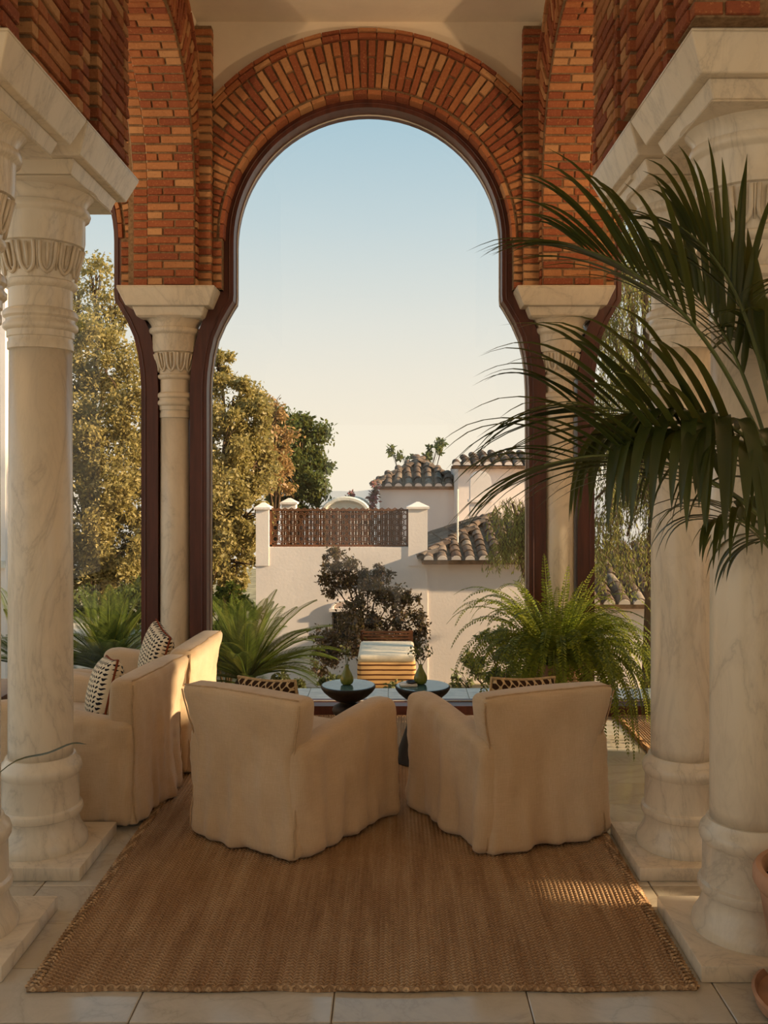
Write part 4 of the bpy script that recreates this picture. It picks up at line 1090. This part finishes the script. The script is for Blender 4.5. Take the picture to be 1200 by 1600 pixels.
# ---- white garden wall with lattice screen
YG = 14.98
gw = empty('garden_wall', (0, 0, 0), 0, 'whitewashed garden wall below the brown lattice screen', 'wall')
wx0, wx1, wt = P(400, 0, YG).x, P(668, 0, YG).x, P(0, 855, YG).z; pt = P(0, 796, YG).z
m = MB(); m.box((wx0, YG, -2.6), (wx1, YG+.25, wt)); m.build('wall_body', WHITEWASH, gw)
for (a, b, y, top) in ((400, 420, YG, pt), (638, 668, YG, pt+.01), (440, 462, YG+2.0, pt+.02)):
    x0, x1 = P(a, 0, y).x, P(b, 0, y).x
    m = MB(); m.box((x0, y-.02, wt-.3), (x1, y+.27, top)); m.build('post', WHITEWASH, gw)
    m = MB(); m.box((x0-.03, y-.05, top), (x1+.03, y+.3, top+.035)); m.frustum((x0+x1)/2, y+.125, top+.035, (x1-x0)/2+.02, .165, top+.11, .02, .02); m.build('post_cap', WHITEWASH, gw)
# vaulted roof light behind the wall
va = empty('vaulted_roof', (0, 0, 0), 0, 'low plastered barrel vault showing above the lattice screen', 'vault')
c = P(540, 797, 18.5); r = M_(35, 18.5); m = MB(); prof = [(c.x+r*math.cos(PI*i/16), c.z-.05+r*.62*math.sin(PI*i/16)) for i in range(17)]
V = [(x, y, z) for y in (18.5, 21.) for x, z in prof]; m.add(V, [tuple(range(17)), tuple(range(33, 16, -1))]+[(i, 17+i, 18+i, i+1) for i in range(16)]+[(0, 16, 33, 17)]); m.build('vault_shell', PLASTER, va)
m = MB(); m.tube([(x, 18.47, z) for x, z in prof], .05, 6); m.build('vault_rim', STONE, va)
m = MB(); m.box((c.x-r, 18.5, -1), (c.x+r, 21, c.z-.05)); m.build('vault_wall', WHITEWASH, va)
# lattice screen with cane mat
ls = empty('lattice_screen', (0, 0, 0), 0, 'brown lattice screen backed with cane on top of the white garden wall', 'screen')
lx0, lx1, lz0, lz1 = P(421, 0, YG).x, P(638, 0, YG).x, wt+.005, pt+.0; yy = YG+.1
m = MB(); t = .03
m.box((lx0, yy-.02, lz0), (lx1, yy+.02, lz0+t)); m.box((lx0, yy-.02, lz1-t), (lx1, yy+.02, lz1)); m.build('rail', LATTICE, ls)
for q in (lx0, lx1-t): m = MB(); m.box((q, yy-.02, lz0), (q+t, yy+.02, lz1)); m.build('stile', LATTICE, ls)
m = MB(); hx = .105; rows = int((lz1-lz0)/(hx*.866))+1; cols = int((lx1-lx0)/hx)+1
for j in range(rows):
    for i in range(cols):
        x = lx0+.03+i*hx+(j % 2)*hx/2; z = lz0+.03+j*hx*.866
        if x > lx1-.02 or z > lz1-.02: continue
        V = []
        for k in range(6):
            a = PI/6+k*PI/3
            for rr in (.056, .038):
                for y in (yy-.012, yy+.012): V.append((x+rr*math.cos(a), y, z+rr*math.sin(a)))
        Fc = []
        for k in range(6):
            a, b = k*4, ((k+1) % 6)*4; Fc += [(a, b, b+2, a+2), (a+1, a+3, b+3, b+1), (a, a+1, b+1, b), (a+2, b+2, b+3, a+3)]
        m.add(V, Fc)
m.build('lattice', LATTICE, ls)['kind'] = 'stuff'
m = MB(); x = P(438, 0, YG).x; xe = P(629, 0, YG).x
while x < xe:
    w = random.uniform(.018, .03); m.box((x, yy+.035, lz0+.0), (x+w, yy+.055, lz1-random.uniform(0, .03))); x += w+random.choice((.003, .003, .012))
m.build('cane_mat', CANE, ls)['kind'] = 'stuff'
# wall window with grille
gw1 = empty('grille_window', (0, 0, 0), 0, 'small window with iron grille low in the garden wall', 'window')
a, b = P(520, 955, YG), P(556, 1000, YG); m = MB(); m.box((a.x, YG-.02, b.z), (b.x, YG+.02, a.z)); m.build('opening_shade_panel', BLACK, gw1)  # solid black panel stands in for the shade inside the window
m = MB()
for i in range(6):
    x = a.x+(b.x-a.x)*i/5; m.tube([(x, YG-.06, b.z), (x, YG-.06, a.z)], .009, 5)
for i in range(5):
    z = b.z+(a.z-b.z)*i/4; m.tube([(a.x, YG-.06, z), (b.x, YG-.06, z)], .009, 5)
m.build('grille', IRON, gw1)
m = MB(); m.box((a.x-.05, YG-.09, a.z), (b.x+.05, YG, a.z+.05)); m.tube([((a.x+b.x)/2+.2*math.cos(PI*i/8), YG-.04, a.z+.05+.12*math.sin(PI*i/8)) for i in range(9)], .025, 6); m.build('hood_moulding', WHITEWASH, gw1)

# ---- house with tiled roofs
hs = empty('garden_house', (0, 0, 0), 0, 'low white house wing with weathered barrel-tile roof right of the lattice screen', 'house')
Y0 = 15.0; hx0 = P(664, 0, Y0).x; ez = P(0, 876, Y0).z
m = MB(); m.add([(hx0, Y0, -2.6), (3.0, Y0, -2.6), (3.0, 19, -2.6), (hx0-.2, 19, -2.6), (hx0, Y0, ez), (3.0, Y0, ez), (3.0, 19, ez), (hx0-.2, 19, ez)], [(0,1,5,4),(1,2,6,5),(2,3,7,6),(3,0,4,7),(4,5,6,7)]); m.build('wall_body', WHITEWASH, hs)
E0, E1, E2 = Vector((hx0-.06, Y0-.2, ez+.02)), Vector((3.1, Y0-.2, ez+.02)), Vector((hx0-.26, 18.6, ez+.02)); RG0, RG1 = Vector((1.75, 16.9, ez+.58)), Vector((3.1, 16.9, ez+.58))
roof_slope(hs, E0, E1, RG0, RG1, .205)
roof_slope(hs, E2, E0, RG0+Vector((0, .2, 0)), RG0, .22, mort=True)
hip_tiles(hs, E0, RG0)
m = MB(); m.box((hx0-.05, Y0-.12, ez-.05), (3.05, Y0+.02, ez-.005)); m.build('eave_course', BRICK, hs)
# tower
tw = empty('tower', (0, 0, 0), 0, 'square white tower with a hipped tile roof above the lattice screen', 'tower')
Y0 = 20.0; a, b = P(593, 762, Y0), P(714, 762, Y0); ez = a.z
m = MB(); m.box((a.x, Y0, -2), (b.x, Y0+2.0, ez)); m.build('wall_body', WHITEWASH, tw)
ov = .13; ap = Vector(((a.x+b.x)/2+.05, Y0+.9, P(0, 722, Y0+.9).z))
c0, c1, c2, c3 = Vector((a.x-ov, Y0-ov, ez+.03)), Vector((b.x+ov, Y0-ov, ez+.03)), Vector((b.x+ov, Y0+2.1, ez+.03)), Vector((a.x-ov, Y0+2.1, ez+.03))
roof_slope(tw, c0, c1, ap+Vector((-.05, 0, 0)), ap+Vector((.05, 0, 0)), .2)
roof_slope(tw, c3, c0, ap+Vector((0, .05, 0)), ap, .24); roof_slope(tw, c1, c2, ap, ap+Vector((0, .05, 0)), .24)
hip_tiles(tw, c0, ap); hip_tiles(tw, c1, ap)
m = MB(); m.box((a.x-.08, Y0-.08, ez-.04), (b.x+.08, Y0+.02, ez)); m.build('eave_course', BRICK, tw)
# further block with chimney
hb = empty('rear_house', (0, 0, 0), 0, 'white house block with a tile eave to the right of the tower', 'house')
Y0 = 18.6; a, b = P(716, 730, Y0), P(850, 730, Y0)
m = MB(); m.box((a.x, Y0, -2), (b.x+.6, Y0+2.5, a.z)); m.build('wall_body', WHITEWASH, hb)
roof_slope(hb, (a.x-.15, Y0-.15, a.z+.02), (b.x+.6, Y0-.15, a.z+.02), (a.x+.5, Y0+1.2, a.z+.3), (b.x+.6, Y0+1.2, a.z+.3), .2)
m = MB(); m.tube([P(715, 764, 15.5), P(715, 852, 15.5)], .016, 8); m.build('vent_pipe', PAPER, hs)
ch = empty('chimney', (0, 0, 0), 0, 'bright white round-topped chimney in front of the rear house', 'chimney')
Y0 = 17.6; a, b = P(735, 752, Y0), P(768, 783, Y0); m = MB(); r = (b.x-a.x)/2
prof = [(a.x, -.6), (b.x, -.6), (b.x, a.z)]+[((a.x+b.x)/2+r*math.cos(PI*i/10), a.z+r*math.sin(PI*i/10)) for i in range(1, 10)]+[(a.x, a.z)]
n = len(prof); m.add([(x, y, z) for y in (Y0, Y0+.3) for x, z in prof], [tuple(range(n)), tuple(range(2*n-1, n-1, -1))]+[(i, n+i, n+(i+1) % n, (i+1) % n) for i in range(n)]); m.build('chimney_body', WHITEWASH, ch)
m = MB(); m.box((a.x-.03, Y0-.04, b.z-.02), (b.x+.03, Y0+.33, b.z+.03)); m.build('chimney_band', WHITEWASH, ch)
# right-hand wing seen behind the columns
rw = empty('garden_house_wing', (0, 0, 0), 0, 'white house wing with big barrel tiles seen between the right columns', 'house')
Y0 = 12.6; a = P(925, 944, Y0); m = MB(); m.box((a.x, Y0, -3), (5.4, Y0+1.6, a.z)); m.build('wall_body', WHITEWASH, rw)
roof_slope(rw, (a.x-.12, Y0-.18, a.z+.02), (5.2, Y0-.18, a.z+.02), (a.x+.5, Y0+1.5, a.z+.62), (5.2, Y0+1.5, a.z+.62), .2)
m = MB(); m.box((a.x-.08, Y0-.1, a.z-.05), (5.4, Y0+.02, a.z-.005)); m.build('eave_course', BRICK, rw)
# white pavilion at the far left
pv = empty('garden_pavilion', (0, 0, 0), 0, 'sunlit white garden building at the far left edge', 'building')
a = P(8, 1000, 13.); m = MB(); m.box((-9, 13, -2), (a.x, 14.4, 4.6)); m.build('wall_body', WHITEWASH, pv); m = MB(); m.box((-9.1, 12.95, 4.6), (a.x+.02, 14.4, 4.75)); m.build('coping', STONE, pv)
m = MB(); m.box((-9, 12.94, .4), (a.x+.01, 13, .5)); m.build('string_course', STONE, pv)
# garden steps and low wall at left, parked car beyond
gs = empty('garden_steps', (0, 0, 0), 0, 'pale stone garden steps beyond the left armchairs', 'steps')
for i in range(4):
    p0, p1 = P(60, 990-i*12, 13.5+i*.45), P(140-(i % 2)*6, 990-i*12, 13.5+i*.45); m = MB(); m.box((p0.x, p0.y, GZ-.6), (p1.x, p0.y+.45, p0.z)); m.build('step', STONE, gs)
# ---- striped day bed and slatted bench in the garden
db = empty('day_bed', (0, 0, 0), 0, 'striped garden ottoman with a white top, beyond the two tables', 'ottoman')
YB = 11.5; a, b = P(558, 1024, YB), P(650, 1070, YB); cx = (a.x+b.x)/2; hw = (b.x-a.x)/2; zt = a.z
db.location = (cx, YB+.5, zt-.55)
rounded_box((hw, .5, .17), .05, (4, 4, 2), 3, center=(0, 0, .30)).build('striped_base', STRIPES, db, smooth=True)
rounded_box((hw-.005, .5, .05), .045, (4, 4, 2), 3, center=(0, 0, .505)).build('white_mattress', CREAM_FABRIC, db, smooth=True)
for sx in (-1, 1):
    for sy in (-1, 1): m = MB(); m.frustum(sx*(hw-.08), sy*.42, min(-.3, gz(cx, YB)-(zt-.55)), .03, .03, .14, .03, .03); m.build('leg', DARK_WOOD, db)
gb = empty('garden_bench', (0, 0, 0), 0, 'grey slatted garden bench back behind the striped ottoman', 'bench')
a, b = P(566, 988, 13.2), P(642, 1012, 13.2)
for i in range(6):
    z = b.z+(a.z-b.z)*i/5; m = MB(); m.box((a.x, 13.2, z-.014), (b.x, 13.225, z+.014)); m.build('slat', LATTICE, gb)
for x in (a.x, b.x): m = MB(); m.box((x-.03, 13.22, gz(x, 13.2)-.02), (x+.03, 13.27, a.z+.02)); m.build('post', LATTICE, gb)
m = MB(); m.box((a.x, 12.75, b.z-.2), (b.x, 13.2, b.z-.16)); m.build('seat', LATTICE, gb)

# ---- trees and shrubs
def leaf_cloud(clumps, n, size, aspect=.5, sub=22, spread=.33, flat=.0):
    """clumps: (x,y,z,rx,ry,rz) in metres -> leaf quads"""
    w = np.array([c[3]*c[5] for c in clumps]); w = w/w.sum(); out = []
    for c, q in zip(clumps, w):
        k = max(30, int(n*q)); ns = max(5, int(sub*(c[3]*c[5]/(.6*.6))**.5))
        d = rng.normal(0, 1, (ns, 3)); d /= np.linalg.norm(d, axis=1)[:, None]; rad = rng.uniform(.35, 1.0, (ns, 1))**.6
        ctr = d*rad*np.array([c[3], c[4], c[5]])+np.array(c[:3])
        idx = rng.integers(0, ns, k); sr = spread*min(c[3], c[5])*rng.uniform(.5, 1.2, ns)[idx][:, None]
        p = ctr[idx]+np.clip(rng.normal(0, .55, (k, 3)), -1.4, 1.4)*sr
        out.append(p)
    p = np.concatenate(out); k = len(p)
    a = rng.normal(0, 1, (k, 3)); a[:, 2] -= .3; a /= np.linalg.norm(a, axis=1)[:, None]; b = rng.normal(0, 1, (k, 3)); b -= a*(a*b).sum(1)[:, None]; b /= np.linalg.norm(b, axis=1)[:, None]
    s = size*rng.uniform(.6, 1.3, (k, 1)); nr = np.cross(a, b)*s*.1
    return np.stack([p, p+a*s*.5+b*s*aspect*.5+nr, p+a*s, p+a*s*.5-b*s*aspect*.5+nr], axis=1)
def clump(px, py, Y, rx, ry, dy=None):
    p = P(px, py, Y); return (p.x, p.y, p.z, M_(rx, Y), dy or M_((rx+ry)/2, Y), M_(ry, Y))
def tree(name, label, cat, clumps, n, size, mat, base, trunk_r, group=None, aspect=.5, spread=.33, twigs=2, sub=22, bark=BARK):
    t = empty(name, base, 0, label, cat, group); B0 = Vector(base); g = Vector(base)
    Q = leaf_cloud(clumps, n, size, aspect, sub, spread)-np.array(base)
    quads_object('foliage', Q, mat, t)
    top = max(c[2] for c in clumps); cen = Vector((sum(c[0] for c in clumps)/len(clumps), sum(c[1] for c in clumps)/len(clumps), 0))
    fork = Vector((B0.x*.6+cen.x*.4, B0.y*.6+cen.y*.4, B0.z+(top-B0.z)*.35))
    m = MB(); m.tube([B0-g, (B0.lerp(fork, .5)+Vector((.05, 0, 0)))-g, fork-g], [trunk_r, trunk_r*.8, trunk_r*.65], 8); m.build('trunk', bark, t, smooth=True)
    for c in clumps:
        p = Vector(c[:3]); m = MB(); mid = fork.lerp(p, .5)+Vector((random.uniform(-.1, .1), random.uniform(-.1, .1), .1*(p-fork).length))
        m.tube([fork-g, mid-g, p-g], [trunk_r*.4, trunk_r*.25, trunk_r*.1], 5)
        for k in range(twigs*3):
            e_ = p+Vector(rng.normal(0, .55, 3))*Vector(c[3:]).length*.55; m.tube([p.lerp(mid, random.random()*.7)-g, p.lerp(e_, .6)+Vector((0, 0, .03))-g, e_-g], [trunk_r*.09, trunk_r*.06, trunk_r*.03], 4)
        m.build('branch', bark, t, smooth=True)
    return t
def base_at(px, Y): x = P(px, 0, Y).x; return (x, Y, gz(x, Y)-.1)
# big golden tree left of the slender column
tree('golden_tree', 'large golden-leaved tree seen left of the slender column', 'tree',
     [clump(150, 560, 17, 70, 60), clump(205, 640, 16.6, 55, 70), clump(120, 680, 16.4, 60, 70), clump(190, 750, 16, 60, 70), clump(120, 800, 15.8, 70, 70), clump(200, 860, 15.6, 50, 70), clump(60, 600, 17, 60, 90), clump(30, 760, 16.4, 70, 100), clump(140, 900, 15.6, 70, 50), clump(240, 720, 16.6, 40, 80), clump(250, 840, 16, 40, 80), clump(60, 880, 16, 60, 60)],
     80000, .082, GOLD_LEAF, base_at(170, 16.5), .22, 'garden trees', twigs=2)
tree('bare_topped_tree', 'thin airy treetop rising highest at the left against the sky', 'tree',
     [clump(150, 430, 20, 30, 35), clump(120, 470, 20, 30, 30), clump(180, 480, 19.5, 25, 35), clump(160, 505, 19.5, 40, 30), clump(90, 440, 20.5, 30, 40), clump(60, 500, 20, 40, 40)],
     4200, .10, GOLD_LEAF, base_at(140, 20), .16, 'garden trees', spread=.5, twigs=4)
tree('golden_tree', 'golden tree right of the slender column, taller than the green one beside it', 'tree',
     [clump(345, 570, 17.2, 22, 30), clump(365, 620, 17, 38, 38), clump(400, 655, 17, 40, 36), clump(350, 690, 16.5, 45, 50), clump(400, 720, 16.8, 45, 45), clump(340, 770, 16.4, 50, 60), clump(385, 800, 16.4, 36, 50), clump(300, 660, 17, 40, 90), clump(280, 800, 16.5, 50, 80), clump(350, 860, 16.2, 42, 60), clump(300, 900, 16.2, 50, 60), clump(375, 880, 16.4, 26, 50)],
     64000, .08, GOLD_LEAF, base_at(350, 17), .2, 'garden trees', twigs=2)
tree('green_tree', 'dark green round tree just left of the lattice screen', 'tree',
     [clump(470, 690, 20.5, 40, 42), clump(480, 745, 20.5, 38, 40), clump(440, 660, 20.6, 30, 30), clump(450, 720, 20.4, 40, 42), clump(455, 775, 20.3, 45, 26)],
     16000, .11, GREEN_LEAF, base_at(455, 20.8), .18, 'garden trees', twigs=1)
tree('russet_tree', 'pale russet tree crown in front of the green tree', 'tree',
     [clump(425, 640, 19.2, 20, 24), clump(435, 690, 19, 26, 30), clump(418, 735, 19, 30, 30), clump(440, 740, 19.2, 22, 30)],
     2600, .10, RUSSET_LEAF, base_at(425, 19.2), .12, 'garden trees', spread=.45, twigs=3)
tree('yellow_bush', 'yellow-green leafy bush at the foot of the golden tree', 'bush',
     [clump(360, 935, 11.5, 34, 26), clump(345, 975, 11, 30, 30), clump(385, 960, 11.8, 20, 30), clump(310, 960, 11.5, 30, 40)], 3200, .07, CYCAD_LEAF, base_at(355, 11.5), .05, twigs=1)
tree('laurel_hedge', 'low green hedge under the golden tree, left of the slender column', 'hedge',
     [clump(130, 950, 14.5, 30, 30), clump(190, 945, 14.5, 40, 30), clump(240, 940, 14.5, 40, 40), clump(70, 960, 14.5, 40, 30)], 4200, .09, GREEN_LEAF, base_at(190, 14.5), .06, twigs=1)
tree('bronze_shrub', 'bronze-leaved shrub against the white garden wall', 'shrub',
     [clump(528, 872, 14.2, 22, 14), clump(515, 905, 14.2, 18, 26), clump(548, 900, 14.2, 26, 26), clump(575, 920, 14.1, 22, 28), clump(597, 898, 14.1, 14, 16), clump(610, 940, 13.9, 24, 24), clump(640, 935, 13.9, 20, 12), clump(560, 960, 13.8, 30, 30), clump(610, 980, 13.8, 36, 26), clump(645, 975, 13.8, 18, 26), clump(540, 1000, 13.4, 36, 26), clump(590, 1010, 13.4, 30, 24), clump(505, 1010, 13.4, 22, 20), clump(640, 1015, 13.6, 22, 22), clump(505, 1035, 13.1, 24, 18)],
     15000, .06, BRONZE_LEAF, base_at(575, 13.8), .05, 'garden shrubs', spread=.5, twigs=3, sub=26)
tree('rooftop_shrub', 'sprigs of a leafy plant growing behind the tower roof', 'plant',
     [clump(614, 703, 22.8, 7, 8), clump(630, 713, 22.8, 10, 7), clump(668, 708, 22.8, 12, 12), clump(683, 698, 22.8, 12, 10), clump(655, 716, 22.8, 12, 6), clump(692, 690, 22.8, 6, 5)],
     520, .12, GREEN_LEAF, base_at(655, 22.8), .05, 'garden shrubs', twigs=2, sub=8)
tree('flowering_creeper', 'pink-flecked creeper beside the tower above the lattice', 'plant',
     [clump(580, 775, 19.4, 12, 12), clump(572, 788, 19.4, 14, 8), clump(548, 775, 19.6, 12, 6), clump(586, 760, 19.4, 6, 8)], 420, .09, PINK_LEAF, base_at(580, 19.4), .03, 'garden shrubs', twigs=3, sub=8)
tree('grey_green_shrub', 'grey-green shrub outside the glass left of the potted fern', 'shrub',
     [clump(770, 1020, 9.2, 34, 28), clump(735, 1045, 9, 26, 24), clump(800, 1000, 9.4, 34, 30), clump(790, 1050, 8.9, 40, 26), clump(720, 1065, 8.8, 18, 14), clump(830, 1040, 9, 36, 36), clump(760, 990, 9.4, 12, 14), clump(880, 1050, 9, 40, 36), clump(940, 1050, 9.2, 34, 30)],
     5200, .055, SHRUB_LEAF, base_at(790, 9.2), .04, 'garden shrubs', twigs=2, sub=14)
# ---- weeping trees
def weeping(name, label, spots, n, Yc, base_px, leaf=.05, seed=1):
    t = empty(name, base_at(base_px, Yc), 0, label, 'tree', 'weeping trees'); g = t.location.copy(); Q = []; rd = random.Random(seed); m = MB()
    tw_ = sum(s[2]*s[3] for s in spots)
    for (px, py, rx, ry) in spots:
        for i in range(int(n*rx*ry/tw_)):
            Y = Yc+rd.uniform(-.8, .8); a = rd.uniform(-1, 1); top = P(px+a*rx, py-ry*math.sqrt(1-a*a)*rd.uniform(.2, 1.), Y); L = M_(ry, Y)*rd.uniform(.5, 1.3); sway = rd.uniform(-.12, .12); pts = []
            for k in range(6): q = k/5; pts.append(top+Vector((sway*q+.03*math.sin(q*5+i), .05*math.sin(q*3+i), -L*q)))
            m.tube([p-g for p in pts[::2]+[pts[-1]]], .003, 3)
            for k in range(max(6, int(L/.035))):
                q = rd.random(); f = q*5; j = min(int(f), 4); p = pts[j].lerp(pts[j+1], f-j)
                d = Vector((rd.uniform(-.9, .9), rd.uniform(-.9, .9), -1.0)).normalized(); s = Vector((rd.uniform(-1, 1), rd.uniform(-1, 1), 0)); s = (s-d*s.dot(d)).normalized(); l = leaf*rd.uniform(.7, 1.5)
                Q.append([p-g, p+d*l*.5+s*l*.13-g, p+d*l-g, p+d*l*.5-s*l*.13-g])
    m.build('hanging_twigs', BARK, t)['kind'] = 'stuff'; quads_object('foliage', np.array(Q), WILLOW_LEAF, t)
    topz = max(P(s[0], s[1]-s[3], Yc).z for s in spots); c = P(sum(s[0] for s in spots)/len(spots), 0, Yc)
    m = MB(); m.tube([(0, 0, 0), (.1, 0, (topz-g.z)*.45), (c.x-g.x, 0, topz-g.z-.3)], [.09, .07, .03], 8); m.build('trunk', BARK, t, smooth=True)
    for s in spots:
        p = P(s[0], s[1]-s[3]*.7, Yc); m = MB(); m.tube([(.1, 0, (topz-g.z)*.45), (p-g).lerp(Vector((.1, 0, (topz-g.z)*.45)), .4)+Vector((0, 0, .3)), p-g], [.06, .04, .015], 5); m.build('branch', BARK, t, smooth=True)
weeping('weeping_tree', 'tall weeping tree with trailing foliage behind the right columns', [(960, 380, 60, 60), (1000, 470, 70, 80), (940, 540, 50, 80), (1010, 620, 80, 90), (950, 720, 60, 90), (1010, 780, 60, 90), (930, 830, 40, 70), (980, 880, 50, 60), (1120, 500, 70, 100), (1130, 700, 70, 120)], 1900, 11.6, 1010, .06, 3)
weeping('weeping_tree', 'small weeping tree hanging in front of the tiled house wing', [(800, 810, 36, 34), (812, 850, 30, 44), (790, 860, 24, 36), (835, 830, 30, 60), (845, 880, 24, 40)], 520, 13.2, 825, .06, 4)
# ---- cycads outside the glass
def cycad(px, py, Y, nf, L, label, seed, squash=1.0):
    c = P(px, py, Y); rd = random.Random(seed); t = empty('cycad', (c.x, c.y, gz(c.x, c.y)), 0, label, 'cycad', 'cycads outside the glass'); h = c.z-gz(c.x, c.y)
    m = MB(); m.lathe([(.16, -.1), (.17, h*.4), (.16, h*.9), (.08, h+.02)], 14); m.build('trunk', BARK, t)
    for i in range(nf):
        az = 2*PI*i/nf*2.618+rd.uniform(-.2, .2); el = rd.uniform(.15, 1.3); l = L*rd.uniform(.8, 1.1); v = Vector((math.cos(az)*math.cos(el), math.sin(az)*math.cos(el)*squash, math.sin(el))); p = Vector((0, 0, h)); pts = []
        N = 18
        for k in range(N+1): pts.append(p.copy()); p = p+v*(l/N); v = (v+Vector((0, 0, -1))*.055*(k/N*1.6+.2)).normalized()
        mm = MB(); mm.tube(pts[::3], [.011-.0014*k for k in range(len(pts[::3]))], 4)
        for k in range(5, int(N*3.4)):
            f = k/3.4; j = min(int(f), N-1); b = pts[j].lerp(pts[j+1], f-j); d = (pts[j+1]-pts[j]).normalized(); s = Vector((0, 0, 1)).cross(d); s = s.normalized() if s.length > .1 else Vector((-math.sin(az), math.cos(az), 0)); u = d.cross(s); q = f/N
            ll = .17*min(1, (q-.05)*6)*(1-q**3)+.02
            for sg in (-1, 1):
                e_ = (s*sg*.8+d*.75+u*.3).normalized(); w = d*.0055
                mm.add([b-w, b+e_*ll*.6-w, b+e_*ll+Vector((0, 0, -.02)), b+e_*ll*.6+w], [(0, 1, 2, 3)])
        mm.build('frond', CYCAD_LEAF, t)
cycad(385, 1062, 8.7, 60, .95, 'spiky green cycad outside the glass between the armchairs', 3)
cycad(170, 1050, 9.3, 54, .9, 'spiky cycad outside the glass beyond the side-on armchairs', 4)
cycad(280, 1070, 8.9, 36, .8, 'spiky cycad outside the glass, half hidden by the slender column', 5)
cycad(40, 1040, 9.6, 22, .85, 'spiky cycad outside the glass at the far left', 6)
tree('ground_cover', 'low leafy ground cover in front of the striped ottoman', 'plant',
     [clump(500, 1075, 9.6, 40, 18), clump(600, 1085, 10.2, 40, 18), clump(560, 1080, 9.8, 36, 14), clump(680, 1085, 10, 36, 18), clump(455, 1075, 9.2, 36, 22)], 2600, .06, SHRUB_LEAF, base_at(560, 9.9), .03, 'garden shrubs', twigs=1, sub=14)
